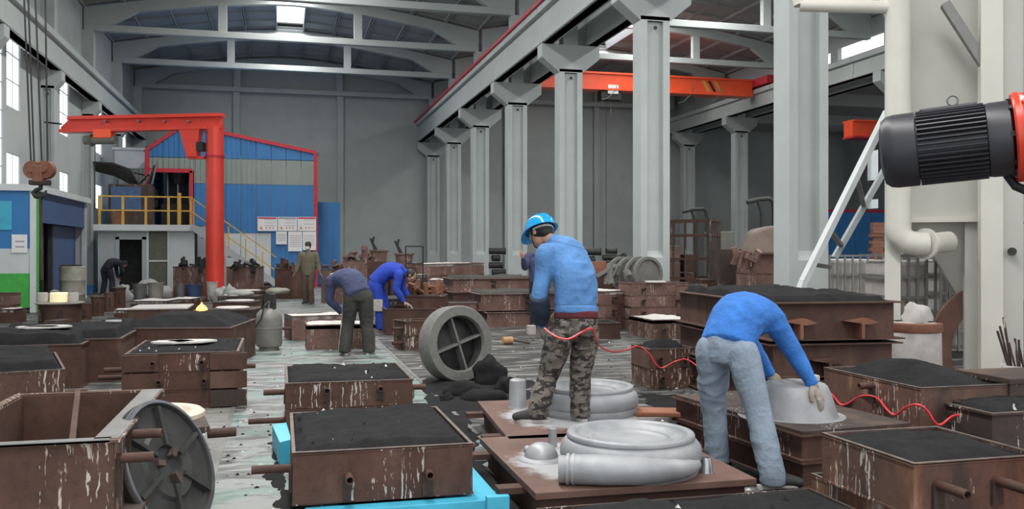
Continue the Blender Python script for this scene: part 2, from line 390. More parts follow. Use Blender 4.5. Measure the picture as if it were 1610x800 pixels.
# clerestory wall over the far column row, and the low hall beyond it
ch = [(30.3, 33.3, 9.35, 10.0), (33.8, 34.5, 9.35, 9.95), (26.5, 29.3, 9.35, 10.0)]
holed_wall('wall_right', 22.6, 22.8, 6, 49.4, 9.0, 11.2, ch, M['concrete_paint'])
rh = [(y, y + 1.0, 5.68, 7.45) for y in (34.1, 40.1, 46.1)] + [(y, y + 1.0, 4.0, 4.55) for y in (34.1, 40.1, 46.1)]
holed_wall('wall_far_right', 34, 34.25, 6, 49.4, 0, 9.2, rh, M['concrete_paint'])
struct(MB().box(22.8, 34.3, 6, 49.4, 8.75, 8.95).build('ceiling_lean_to', M['roof']))
for y in (18.8, 24.8, 30.8, 36.8, 42.8): struct(MB().box(22.8, 34, y-.15, y+.15, 8.2, 8.75).build('ceiling_beam', M['concrete_paint']))
# ---- roof: precast panels on bowstring trusses
def zr(s): return 11.62 - 1.0 * (min(abs(s), 8) / 7.6) ** 1.5
ceil = struct(empty('ceiling', (0, 0, 0)))
def panel_mesh(w, a):
    mb = MB(); L = 5.96; c = w / 2 - .02
    mb.box(-c, c, 0, L, 0, .05)
    for s in (-1, 1): mb.box(s*c-.04 if s > 0 else -c, c if s > 0 else -c+.04, 0, L, -.16, 0)
    for y in (.03, 1.5, 3.0, 4.5, L-.09): mb.box(-c, c, y, y+.06, -.08, 0)
    return mb.mesh('roof_panel')
def roof(xc, half):
    n = 10; w = 2 * half / n
    for k in range(n):
        x = xc - half + w * (k + .5); s0, s1 = x - w/2 - xc, x + w/2 - xc
        sky = None
        tilt = math.atan2(zr(s0) - zr(s1), w); me = panel_mesh(w / math.cos(tilt), 0); me.materials.append(M['roof'])
        for y in COLY[:-1]:
            z = (zr(s0) + zr(s1)) / 2
            inst('roof_panel', me, ceil, (x, y + .02, z + .16), (0, tilt, 0))
# ridge strip left open for the skylight as far as the sixth bay: two panels either side of it are cut back
def roof2(xc, half, ridge):
    edges = [-half + (half - .58) * k / 5 for k in range(6)] + [.58 + (half - .58) * k / 5 for k in range(6)]
    for k in range(11):
        s0, s1 = edges[k], edges[k+1]; w = s1 - s0; mid = k == 5
        tilt = math.atan2(zr(s0) - zr(s1), w); me = panel_mesh(w / math.cos(tilt), 0); me.materials.append(M['roof'])
        for y in COLY[:-1]:
            if mid and y < 42: 
                fr = MB(); 
                for t in (0, 5.9): fr.box(-.57, .57, t, t+.06, 0, .05)
                o = fr.build('skylight_frame', M['white_panel'], ceil); o.location = (xc + (s0+s1)/2, y + .02, 11.6)
                continue
            inst('roof_panel', me, ceil, (xc + (s0+s1)/2, y + .02, (zr(s0) + zr(s1)) / 2 + .16), (0, tilt, 0))
roof2(.4, 7.6, .3); roof2(15.2, 7.3, .3)
for xc, half in ((.4, 7.9), (15.2, 7.8)):        # weather deck above the panels, open along the skylight
    for sg in (-1, 1):
        p = [(sg*s, zr(s) + .3) for s in (.6, 2, 4, 6, half)]
        for i in range(4):
            MB().prism([(xc+p[i][0], p[i][1]), (xc+p[i+1][0], p[i+1][1]), (xc+p[i+1][0], p[i+1][1]+.05), (xc+p[i][0], p[i][1]+.05)], 'y', -5.2, 49.4).build('roof_deck', M['roof'], ceil)
    MB().box(xc-.62, xc+.62, 42.8, 49.4, 11.95, 12.0).build('roof_deck', M['roof'], ceil)
    for sg in (-1, 1): MB().box(xc+sg*.6-.02, xc+sg*.6+.02, -5.2, 42.8, 11.6, 12.0).build('skylight_kerb', M['white_panel'], ceil)
def truss(xc, half, y, n):
    t = struct(empty('roof_truss', (xc, y, 0)))
    b = MB(); b.box(-half, half, -.14, .14, 9.75, 10.0); b.build('tie_beam', M['concrete_paint'], t, bevel=.02)
    up = MB(); N = 16; top = []; bot = []
    for i in range(N + 1):
        s = -half + 2 * half * i / N; top.append((s, zr(s) - .02)); bot.append((s, max(10.0, zr(s) - .42) if abs(s) < half - 1.3 else 10.0))
    up.prism(bot + top[::-1], 'y', -.13, .13); up.build('top_chord', M['concrete_paint'], t)
    for s in (-2.6, 2.6): MB().box(s-.16, s+.16, -.12, .12, 10.0, zr(s)-.4).build('post', M['concrete_paint'], t)
for i, y in enumerate(COLY[1:]): truss(.4, 7.55, y if y < 48 else 49.0, i); truss(15.2, 7.1, y if y < 48 else 49.0, i)
# ---- columns
def column(X, Y, lo=7.38, w=.345, two=True, neck=6.58, side=0, name='column', reach=.87, drop=.38):
    c = struct(empty(name, (X, Y, 0)))
    h = w; t = .23
    mb = MB(); mb.box(-h, h, -t, t, 0, 1.35); mb.box(-h, h, -t, t, neck, neck+.1)
    q_ = min(.16, h*.45); mb.box(-h, -h+q_, -t, t, 1.35, neck); mb.box(h-q_, h, -t, t, 1.35, neck); mb.box(-h+q_*.6, h-q_*.6, -.13, .13, 1.3, neck+.05)
    for s in (-1, 1):     # the cut-out starts with a sloping sill
        mb.prism([(s*.13, 1.35), (s*t, 1.35), (s*.13, 1.5)], 'x', -h+q_*.6, h-q_*.6)
    mb.build('shaft', M['concrete_paint'], c)
    L = -reach if side <= 0 else -h; R = reach if side >= 0 else h
    pts = [(-h, neck)] + ([(L, lo-drop), (L, lo)] if side <= 0 else [(-h, lo)]) + ([(R, lo), (R, lo-drop)] if side >= 0 else [(h, lo)]) + [(h, neck)]
    MB().prism(pts, 'y', -t, t).build('corbel', M['concrete_paint'], c, bevel=.02)
    MB().box(-min(.22, h), min(.22, h), -.2, .2, lo, 9.75).build('upper_shaft', M['concrete_paint'], c)
    MB().cyl((0, -t-.004, neck-.15), (0, -t+.01, neck-.15), .045, n=10).build('bolt_hole', M['dark'], c)
    return c
for y in COLY: column(8.02, y)
for y in COLY[2:]: column(22.4, y - 1.5, 8.2, neck=7.4, side=0, name='column')
for y in COLY: column(-7.0, y, 7.08, side=1, neck=6.5, w=.20, reach=.42, drop=.3)
def beams(X, z0, z1, rail=None, y0=COLY[0]):
    for a, b in zip(COLY, COLY[1:]):
        if a < y0: continue
        o = MB(); o.box(X-.15, X+.15, a+.015, b-.015, z0, z1); o.box(X-.28, X+.28, a+.015, b-.015, z1-.22, z1); o.box(X-.2, X+.2, a+.015, b-.015, z0, z0+.12)
        struct(o.build('crane_beam', M['concrete_paint'], bevel=.02))
    if rail: struct(MB().box(X-.35, X-.28, y0, 49, z1-.02, z1+.07).build('conductor_rail', M[rail]))
    struct(MB().box(X-.04, X+.04, y0, 49, z1, z1+.09).build('crane_rail', M['grey_metal']))
beams(7.35, 7.40, 8.46, 'red_trim'); beams(8.70, 7.40, 8.46); beams(-6.78, 7.1, 8.05)
beams(21.75, 8.2, 9.05, y0=6.8); beams(23.05, 8.2, 9.05, y0=6.8)
# ---- bridge crane of the second bay
bc = empty('bridge_crane', (8.8, 38.5, 8.9), 0, 'long orange bridge crane girder spanning the second bay', 'crane', None)
g = MB(); g.box(0, 12.6, -.28, .28, -.12, .52); g.box(-.1, 12.6, -.36, .36, -.2, -.12); g.box(-.1, 12.6, -.36, .36, .52, .6)
g.build('girder', M['crane_orange'], bc)
MB().box(12.6, 13.1, -1.6, 1.6, .24, .6).build('end_carriage', M['red_trim'], bc)
MB().box(-.2, .2, -1.6, 1.6, -.3, .1).build('end_carriage', M['red_trim'], bc)
for k in range(3): MB().prism([(10.0+k*.3, .45), (10.15+k*.3, .45), (10.45+k*.3, -.05), (10.3+k*.3, -.05)], 'y', -.29, -.281).build('warning_stripe', M['yellow'] if k % 2 == 0 else M['dark'], bc)
MB().box(5.1, 6.1, -.25, .25, -.62, -.2).build('hoist', M['green_paint'] if 0 else M['cast_dark'], bc, bevel=.03)
MB().box(5.4, 5.9, -.33, -.25, -.35, .05).build('control_box', M['paper'], bc)
MB().cyl((5.65, 0, -.62), (5.65, 0, -1.05), .015).cyl((5.65, 0, -1.05), (5.65, 0, -1.2), .06, .03).build('hoist_hook', M['grey_metal'], bc)
for x in (5.9, 9.6, 11.0):
    MB().tube([(x, -.3, .2), (x-.15, -.35, -.2), (x-.5, -.35, -.55), (x-.8, -.35, -.65)], .015, 6).build('festoon_cable', M['grey_metal'], bc)
b3 = empty('bridge_crane', (22.9, 33, 6.5), 0, 'short orange bridge crane girder in the low hall at far right', 'crane')
MB().box(0, 10.8, -.3, .3, -.25, .35).build('girder', M['crane_orange'], b3); MB().box(0, 10.8, -.4, .4, .35, .42).build('top_flange', M['crane_orange'], b3)
MB().box(0, 10.8, -.38, .38, -.33, -.25).build('bottom_flange', M['red_trim'], b3)
# thin cable of the second bay and pendant lamps
p = at_y(953, 232, 38.3); tag(MB().cyl((p.x, p.y, .8), (p.x, p.y, 8.7), .012, n=6).build('hanging_cable', M['dark']), 'thin dark pendant cable hanging from the orange bridge crane', 'cable')
# blue partition of the low hall
o = empty('partition', (24.6, 40, 0), 0, 'blue corrugated partition with a red top rail behind the leaning ladder', 'partition')
for k in range(10):
    mb = MB(); mb.box(k*.9, k*.9+.88, 0, .05, 0, 3.45)
    for j in range(4): mb.box(k*.9+.1+j*.22, k*.9+.14+j*.22, -.03, 0, 0, 3.3)
    mb.build('cladding_sheet', M['blue_sheet'], o)
MB().box(0, 9, -.05, .08, 3.45, 3.57).build('top_rail', M['red_trim'], o)
# ---- blue cabin at the end of the main bay
Y0 = 38.0
def cp(px, py): q = at_y(px, py, Y0); return q.x, q.z
xl, ze = cp(230, 236); xr, zer = cp(497, 240); xp, zp = cp(290, 196)
cab = empty('blue_cabin', (0, Y0, 0), 0, 'blue corrugated cabin with red edge trim and a cloudy window band', 'cabin')
def ztop(x): return ze + (zp - ze) * (x - xl) / (xp - xl) if x < xp else zp + (zer - zp) * (x - xp) / (xr - xp)
zb1 = at_y(420, 251, Y0).z; zb0 = at_y(420, 290, Y0).z; zw = at_y(385, 366, Y0).z
xo0 = cp(236, 300)[0]; xo1 = cp(298, 300)[0]; zo = at_y(265, 268, Y0).z; xw0 = cp(340, 400)[0]; xw1 = cp(417, 400)[0]
n = 11; step = (xr - xl) / n
for k in range(n):
    a, b = xl + k*step, xl + (k+1)*step - .015
    def sheet(z0, z1, m, poly=None, a=a, b=b):
        mb = MB()
        if poly: mb.prism(poly, 'y', 0, .06)
        else: mb.box(a, b, 0, .06, z0, z1)
        for j in range(3):
            x = a + (j + .5) * (b-a)/3; zt = min(z1, ztop(x)) if poly else z1
            mb.box(x-.03, x+.03, -.04, 0, z0, zt - .02)
        mb.build('cladding_sheet' if m == 'blue_sheet' else 'light_panel', M[m], cab)
    sheet(zb1+.01, 9, 'blue_sheet', [(a, zb1+.01), (b, zb1+.01), (b, ztop(b)), (a, ztop(a))])
    inopen = xo0 - .3 < (a+b)/2 < xo1 + .1
    sheet(zb0 if not inopen else zo, zb1-.01, 'clear_sheet')
    if not inopen:
        if xw0 < (a+b)/2 < xw1: sheet(zw, zb0-.01, 'blue_sheet'); MB().box(a, b, .02, .06, 0, zw-.01).build('lower_panel', M['white_panel'], cab)
        elif (a+b)/2 < xw0: sheet(2.5, zb0-.01, 'blue_sheet'); MB().box(a, b, .02, .06, 0, 2.49).build('lower_panel', M['grey_panel'], cab)
        else: sheet(0, zb0-.01, 'blue_sheet')
t = .07
MB().bar((xl, -.03, ze), (xp, -.03, zp), .12, .14).build('roof_trim', M['red_trim'], cab)
MB().bar((xp, -.03, zp), (xr, -.03, zer), .12, .14).build('roof_trim', M['red_trim'], cab)
MB().box(xr-.1, xr+.06, -.08, .08, 0, zer).build('corner_trim', M['red_trim'], cab)
MB().box(xl-.05, xl+.12, -.08, .08, 2.4, ze).build('corner_trim', M['red_trim'], cab)
MB().box(xo0-.05, xo1+.1, -.1, .08, zo-.08, zo+.08).build('opening_trim', M['red_trim'], cab)
MB().box(xo1, xo1+.14, -.1, .08, 2.4, zo).build('opening_trim', M['red_trim'], cab)
MB().box(xr-.06, xr, .06, 8, 0, zer).build('side_wall', M['blue_sheet'], cab)
MB().box(xl, xl+.06, .06, 8, 0, ze).build('side_wall', M['blue_sheet'], cab)
MB().prism([(xl-.1, ze), (xp, zp), (xr+.1, zer), (xr+.1, zer-.05), (xp, zp-.05), (xl-.1, ze-.05)], 'y', -.05, 8).build('roof_sheet', M['blue_sheet'], cab)
MB().box(xo0, xo1+1.5, 5, 5.1, 2.4, zo+1).build('inner_wall', M['grey_panel'], cab)
# notice boards on the cabin
def board(px0, px1, py0, py1, rows, label, top=None):
    a = at_y(px0, py1, Y0 - .12); b = at_y(px1, py0, Y0 - .12); w = b.x - a.x; h = b.z - a.z
    r = empty('notice_board', (a.x, Y0 - .12, a.z), 0, label, 'sign', 'notices on the blue cabin')
    MB().box(0, w, 0, .02, 0, h).build('sheet', M['paper'], r)
    if top: MB().box(.02, w-.02, -.004, 0, h*.86, h*.97).build('heading', M[top], r)
    ln = MB()
    for k in range(rows):
        z = h * (.78 - .62 * k / max(1, rows)); ln.box(w*.12 if not top else w*.34, w*.9, -.003, 0, z, z+.018)
    ln.build('text_line', M['ink_grey'], r)
    if top:
        MB().prism([(w*.1, h*.12), (w*.26, h*.12), (w*.18, h*.38)], 'y', -.004, 0).build('warning_triangle', M['yellow'], r)
        for k in range(3): MB().cyl((w*(.45+.17*k), -.004, h*.22), (w*(.45+.17*k), 0, h*.22), w*.035, n=10).build('symbol', M['ink_red'], r)
board(405, 436, 341, 363, 3, 'leftmost of the three wide white notices with a pink heading', 'ink_red')
board(437, 467, 341, 363, 3, 'middle of the three wide white notices on the blue cabin', 'ink_grey')
board(468, 497, 341, 363, 2, 'rightmost of the three wide white notices beside red trim', 'ink_red')
board(434, 451, 364, 384, 5, 'small white sheet pinned below the wide notices')
board(453, 475, 364, 395, 7, 'tall white sheet in the middle below the wide notices')
board(476, 497, 364, 393, 6, 'white sheet behind the masked worker, next to red trim')
# side sheet right of the cabin
q = at_y(499, 400, 41); q2 = at_y(535, 318, 41)
o = empty('blue_screen', (q.x, 41, 0), 0, 'plain blue metal screen standing right of the cabin', 'screen')
for k in range(2):
    w = (q2.x - q.x) / 2; mb = MB(); mb.box(k*w, (k+1)*w-.01, 0, .05, 0, q2.z); mb.box(k*w+.2, k*w+.24, -.02, 0, 0, q2.z); mb.build('cladding_sheet', M['blue_sheet'], o)
# ---- platform with yellow railing and rooms below
YP = 34.5
pa = at_y(156, 355, YP); pb = at_y(300, 355, YP); hp = 2.43
pl = empty('platform', (pa.x, YP, 0), 0, 'raised grey platform with yellow handrails and rooms beneath it', 'platform')
w = pb.x - pa.x
MB().box(-.2, w, 0, 3.4, hp-.22, hp).build('deck', M['white_panel'], pl)
for k in range(5):
    x = w * k / 4; MB().box(x-.04, x+.04, .03, .11, hp, hp+1.02).build('railing_post', M['yellow'], pl)
for z in (.5, 1.0): MB().box(0, w, .04, .1, hp+z-.02, hp+z+.03).build('handrail', M['yellow'], pl)
MB().box(w*.85, w*.85+.12, 0, .12, hp, hp+1.15).build('railing_post', M['yellow'], pl)
pw = [(0, .05), (.11, .1), (.48, .36), (.51, .03), (.76, .03)]
MB().box(-.1, w*.16, .3, .36, 0, hp-.22).build('wall_panel', M['grey_panel'], pl)
MB().box(w*.16, w*.2, .25, .36, 0, 2.0).build('doorway_frame', M['grey_panel'], pl)
MB().box(w*.45, w*.5, .25, .36, 0, 2.0).build('doorway_frame', M['grey_panel'], pl)
MB().box(w*.16, w*.5, .25, .36, 1.9, hp-.22).build('doorway_lintel', M['grey_panel'], pl)
MB().box(w*.5, w*.73, .3, .33, 0, hp-.22).build('dark_shutter', M['olive'], pl)
for x in (.5, .73): MB().box(w*x, w*x+.07, .24, .36, 0, hp-.22).build('frame_bar', M['white_panel'], pl)
MB().box(w*.5, w*.73, .26, .33, 1.1, 1.16).build('frame_bar', M['white_panel'], pl)
MB().box(w*.75, w+.1, .3, .36, 0, hp-.22).build('wall_panel', M['white_panel'], pl)
MB().box(-.1, w, 2.6, 2.7, 0, hp-.22).build('rear_wall', M['cast_dark'], pl)
# stairs down to the right
MB().bar((w, 0, hp-.05), (w+3.0, 0, .25), .08, .2).build('stair_stringer', M['grey_panel'], pl)
MB().bar((w, 1.0, hp-.05), (w+3.0, 1.0, .25), .08, .2).build('stair_stringer', M['grey_panel'], pl)
for k in range(10): MB().box(w+.05+k*.3, w+.33+k*.3, 0, 1.0, hp-.25-k*.235, hp-.21-k*.235).build('stair_tread', M['grey_metal'], pl)
for z in (.5, 1.0): MB().bar((w, 0, hp+z), (w+3.0, 0, .25+z), .04).build('handrail', M['yellow'], pl)
for k in range(5): MB().box(w+.6*k+.1-.02, w+.6*k+.12, 0, .04, hp-.12-.47*k-.1, hp+.9-.47*k).build('railing_post', M['yellow'], pl)
# machines on the platform
o = empty('machine_cabinet', (at_y(170, 355, 36.2).x, 36.2, hp), 0, 'dark blue machine cabinet with a brown front on the platform', 'machine')
MB().box(0, 1.5, 0, 1, 0, 1.55).build('body', M['rust_dark'], o, bevel=.03); MB().box(.1, 1.15, -.03, 0, .6, 1.45).build('front_panel', M['navy'], o)
MB().box(.15, .6, -.06, -.03, .02, .5).build('switch_box', M['rust_orange'], o)
o = empty('hose_bundle', (at_y(160, 290, 36.4).x, 36.4, hp + 1.6), 0, 'bundle of black hoses and pipes above the blue cabinet', 'hose')
for k in range(6): MB().tube([(-.3, .1*k, .75-.05*k), (.4, .1*k, .72-.08*k), (1.0, .1*k, .5-.1*k), (1.3, .1*k, -.02)], .05, 6, ).build('hose', M['cast_dark'], o)
for k in range(5): MB().bar((1.1+.15*k, .4, .0), (1.5+.1*k, .4, .2+.18*k), .06).build('pipe', M['dark' if k % 2 else 'grey_metal'], o)
o = empty('duct', (at_y(205, 245, 40).x, 40, 4.9), 0, 'grey horizontal duct box against the bright windows', 'duct')
MB().box(-.6, 1.4, 0, .6, 0, .8).build('casing', M['grey_panel'], o); MB().box(-.7, 1.5, -.06, .66, .75, .85).build('lid', M['grey_panel'], o); MB().cyl((1.0, .3, .8), (1.0, .3, 1.2), .12).build('valve', M['dark'], o)
o = empty('press_machine', (at_y(277, 352, 39.2).x, 39.2, hp), 0, 'black and silver press machine inside the red-framed cabin opening', 'machine')
MB().box(-.6, .7, 0, .8, 0, 1.0).build('base', M['dark'], o, bevel=.03); MB().box(-.6, .8, 0, .8, 2.3, 2.8).build('head', M['dark'], o, bevel=.03)
for x in (-.35, .05, .5): MB().cyl((x, .2, 1), (x, .2, 2.3), .07).build('guide_rod', M['rim_metal'], o)
MB().cyl((.1, 0, 1.8), (.1, 0, 2.4), .3, .5, n=16).build('drum', M['cast_dark'], o); MB().box(-1.2, -.7, 0, .5, .8, 1.6).build('motor', M['dark'], o, bevel=.05)
for z in (1.2, 2.0): MB().bar((-2.0, -.1, z+.3), (-.6, -.1, z), .06).build('feed_arm', M['dark'], o)
# ---- jib crane
jb = at_d(338, 0, 27); jx, jy = jb.x, jb.y
jc = empty('jib_crane', (jx, jy, 0), CAMROT, 'orange-red pillar jib crane with its boom reaching left', 'crane')
def jz(py): return 1.5 + (394 - py) * 27 / 1420
def jxx(px): return (px - 338) * 27 / 1420
MB().cyl((0, 0, 0), (0, 0, jz(200)), .27, .25, n=24).build('pillar', M['crane_red'], jc, smooth=True)
MB().box(-.5, .5, -.5, .5, 0, .06).build('base_plate', M['rust_dark'], jc)
bm_ = MB(); bm_.prism([(jxx(112), jz(184)), (jxx(351), jz(179)), (jxx(351), jz(184)), (jxx(110), jz(189))], 'y', -.22, .22)
bm_.prism([(jxx(110), jz(188)), (jxx(350), jz(183)), (jxx(350), jz(203)), (jxx(97), jz(208)), (jxx(97), jz(200))], 'y', -.05, .05)
bm_.prism([(jxx(97), jz(204)), (jxx(350), jz(199)), (jxx(350), jz(203)), (jxx(97), jz(209))], 'y', -.18, .18)
bm_.build('boom', M['crane_red'], jc)
MB().prism([(jxx(284), jz(203)), (jxx(316), jz(202)), (jxx(312), jz(247)), (jxx(296), jz(247))], 'y', -.16, .16).build('bracket', M['crane_red'], jc)
MB().box(jxx(296), jxx(322), -.1, .1, jz(250), jz(246)).build('bracket_foot', M['crane_red'], jc)
MB().box(jxx(312), jxx(322), -.2, .1, jz(238), jz(224)).build('switch_box', M['dark'], jc)
MB().cyl((0, 0, jz(247)), (0, 0, jz(244)), .285, n=24).build('collar', M['red_trim'], jc)
MB().cyl((jxx(160), -.12, jz(195)), (jxx(160), .12, jz(195)), .01, n=6).build('bolt', M['grey_metal'], jc)
for x in (170, 222, 262, 300): MB().cyl((jxx(x), -.25, jz(192)), (jxx(x), .0, jz(192)), .03, n=8).build('bolt', M['grey_metal'], jc)
MB().bar((jxx(97), 0, jz(195)), (jxx(70), 0, jz(192)), .05).build('end_stop', M['dark'], jc)
th = empty('chain_hoist', (jb.x, jb.y, 0), CAMROT, 'grey chain hoist with an orange trolley under the jib boom', 'hoist')
MB().box(jxx(150), jxx(178), -.2, .2, jz(218), jz(204)).build('trolley', M['crane_orange'], th, bevel=.03)
MB().cyl((jxx(134), -.05, jz(221)), (jxx(183), -.05, jz(220)), .13, n=14).build('motor_body', M['olive'], th, smooth=True)
MB().cyl((jxx(134), -.05, jz(221)), (jxx(146), -.05, jz(221)), .04, .2, n=14).build('motor_cowl', M['olive'], th, smooth=True)
MB().cyl((jxx(152), -.1, jz(222)), (jxx(151), -.1, jz(330)), .012, n=6).build('chain', M['dark'], th)
# ---- main hall crane hook at the left
hk = at_d(62, 0, 15); hb = empty('crane_hook', (hk.x, hk.y, 0), CAMROT, 'rusty crane hook block hanging from four steel ropes at left', 'hook')
def hz(py): return 1.5 + (394 - py) * 15 / 1420
def hx(px): return (px - 62) * 15 / 1420
for xa, xb in ((34, 49), (41, 54), (52, 66), (70, 75)):
    MB().cyl((hx(xb), 0, hz(262)), (hx(xa)*.9+hx(xb)*.1, 0, hz(-60)), .014, n=6).build('rope', M['dark'], hb)
for x in (53, 72): MB().cyl((hx(x), -.06, hz(267)), (hx(x), .06, hz(267)), .15, n=20).cyl((hx(x), -.09, hz(267)), (hx(x), .09, hz(267)), .05, n=10).build('sheave', M['rust_orange'], hb, smooth=True)
MB().box(hx(55), hx(70), -.1, .1, hz(287), hz(260)).build('block_plate', M['rust_orange'], hb, bevel=.02)
MB().box(hx(48), hx(78), -.08, .08, hz(291), hz(283)).build('crosshead', M['rust_dark'], hb, bevel=.02)
pts = [(.02, 0, hz(290)), (.02, 0, hz(296)), (-.05, 0, hz(299)), (-.10, 0, hz(303)), (-.06, 0, hz(308)), (.03, 0, hz(309)), (.10, 0, hz(305)), (.11, 0, hz(299))]
MB().tube(pts, [.035, .035, .04, .045, .045, .045, .035, .015], 10).build('hook', M['cast_dark'], hb, smooth=True)
sl = empty('lifting_sling', (hk.x, hk.y, 0), CAMROT, 'dark webbing sling hanging straight down from the crane hook', 'sling')
MB().bar((.03, -.02, hz(309)), (.05, -.02, hz(440)), .07, .02).build('strap', M['rust_dark'], sl); MB().bar((.0, .06, hz(309)), (-.01, .06, hz(440)), .05, .02).build('strap', M['dark'], sl)
# ---- blasting booth at the left
bo = empty('blasting_booth', (-7.05, 24.2, 0), 0, 'grey blasting booth with a green-edged open front and blue header', 'machine')
X1 = 1.25; L = 6.0; zt = 2.95
MB().box(0, X1+.1, -.15, L+.1, zt, zt+.16).build('roof_slab', M['white_panel'], bo)
MB().box(X1-.1, X1, 0, .35, 0, zt).build('front_post', M['green_paint'], bo); MB().box(X1-.1, X1+.02, -.1, 0, 0, zt).build('corner_post', M['white_panel'], bo)
MB().box(X1-.06, X1-.02, .35, L, zt-.75, zt).build('header', M['navy'], bo)
MB().box(X1-.1, X1, L-.25, L, 0, zt).build('rear_post', M['grey_panel'], bo)
MB().box(0, .1, 0, L, 0, zt).build('rear_wall', M['cast_dark'], bo); MB().box(0, X1-.1, L-.1, L, 0, zt).build('end_wall', M['grey_panel'], bo)
for k in range(18): MB().box(X1-.3, X1-.25, .4+.05*k*0, 1.6, .3+.13*k, .38+.13*k).build('slat_curtain', M['dark'], bo)
MB().box(X1-.32, X1-.22, 1.6, 1.75, 0, zt-.75).build('curtain_post', M['cast_dark'], bo); MB().box(X1-.32, X1-.22, 2.6, 2.75, 0, zt-.75).build('curtain_post', M['cast_dark'], bo)
MB().box(X1-.3, X1-.26, 2.75, L-.3, .1, zt-.75).build('door_leaf', M['navy'], bo)
MB().box(-.05, X1-.1, -.06, 0, 1.55, zt).build('upper_front_panel', M['blue_sheet'], bo)
MB().box(-.05, X1-.1, -.06, 0, .95, 1.55).build('middle_front_panel', M['white_panel'], bo)
MB().box(-.05, X1-.1, -.06, 0, .12, .95).build('lower_front_panel', M['green_paint'], bo)
MB().box(.2, X1-.5, -.09, -.06, 2.0, 2.7).build('window_pane', M['cyan'], bo)
o = empty('paper_notice', (-7.05 + X1 - .5, 24.1, 1.45), 0, 'small white notice with two lines of print on the booth', 'sign')
MB().box(0, .34, 0, .02, 0, .44).build('sheet', M['paper'], o); MB().box(.08, .28, -.004, 0, .26, .29).box(.08, .28, -.004, 0, .13, .16).build('text_line', M['ink_grey'], o)
# ================================================================== moulding boxes, patterns, castings
def fixz(v, z): return Vector((v.x, v.y, z))
def sand_mesh(w, d, heap, seed, n=26, kind='flat', inset=.02, base=0.0):
    """loose sand surface with its own lumps; heap = metres above the rim"""
    nx = n; ny = max(6, int(n * d / w)) if d < w * 2 else n * 2; ny = min(ny, 60); vs = []; mb = MB()
    for j in range(ny + 1):
        for i in range(nx + 1):
            u, v = i / nx, j / ny; x = inset + (w - 2*inset) * u; y = inset + (d - 2*inset) * v
            e = min(u, 1-u) * w; f = min(v, 1-v) * d; m = min(e, f); k = min(1, m / .06)
            p = Vector((x*1.3 + seed*7.1, y*1.3 + seed*3.3, seed))
            h = noise.noise(p * 2.2) * .035 + noise.noise(p * 7) * .012 + noise.noise(p * 19) * .006
            if kind == 'mound': h += heap * max(0, 1 - ((u-.5)**2 + (v-.5)**2) * 3.6)
            elif kind == 'frustum': h += heap * min(1, min(e / (w*.22), f / (d*.22)))
            else: h += heap * k
            vs.append((x, y, base + max(-.03, h * (k * .85 + .15)) if k > 0 else base - .004))
    fs = [(j*(nx+1)+i, j*(nx+1)+i+1, (j+1)*(nx+1)+i+1, (j+1)*(nx+1)+i) for j in range(ny) for i in range(nx)]
    # skirt that goes down inside the box
    ring = [i for i in range(nx+1)] + [(j)*(nx+1)+nx for j in range(1, ny+1)] + [ny*(nx+1)+i for i in range(nx-1, -1, -1)] + [j*(nx+1) for j in range(ny-1, 0, -1)]
    k0 = len(vs); vs += [(vs[i][0], vs[i][1], base - .06) for i in ring]; L = len(ring)
    fs += [(ring[i], ring[(i+1) % L], k0+(i+1) % L, k0+i) for i in range(L)]
    return mb.add(vs, fs)
def wall_ring(w, d, z0, z1, lip=.03, t=.014, lip_t=.012, top=True, bottom=True):
    mb = MB()
    mb.box(0, w, 0, t, z0, z1); mb.box(0, w, d-t, d, z0, z1); mb.box(0, t, t, d-t, z0, z1); mb.box(w-t, w, t, d-t, z0, z1)
    for on, z in ((bottom, z0), (top, z1 - lip_t)):
        if on and lip > 0 and lip_t > 0:
            mb.box(-lip, w+lip, -lip, 0, z, z+lip_t); mb.box(-lip, w+lip, d, d+lip, z, z+lip_t)
            mb.box(-lip, 0, 0, d, z, z+lip_t); mb.box(w, w+lip, 0, d, z, z+lip_t)
    return mb
NF = [0]
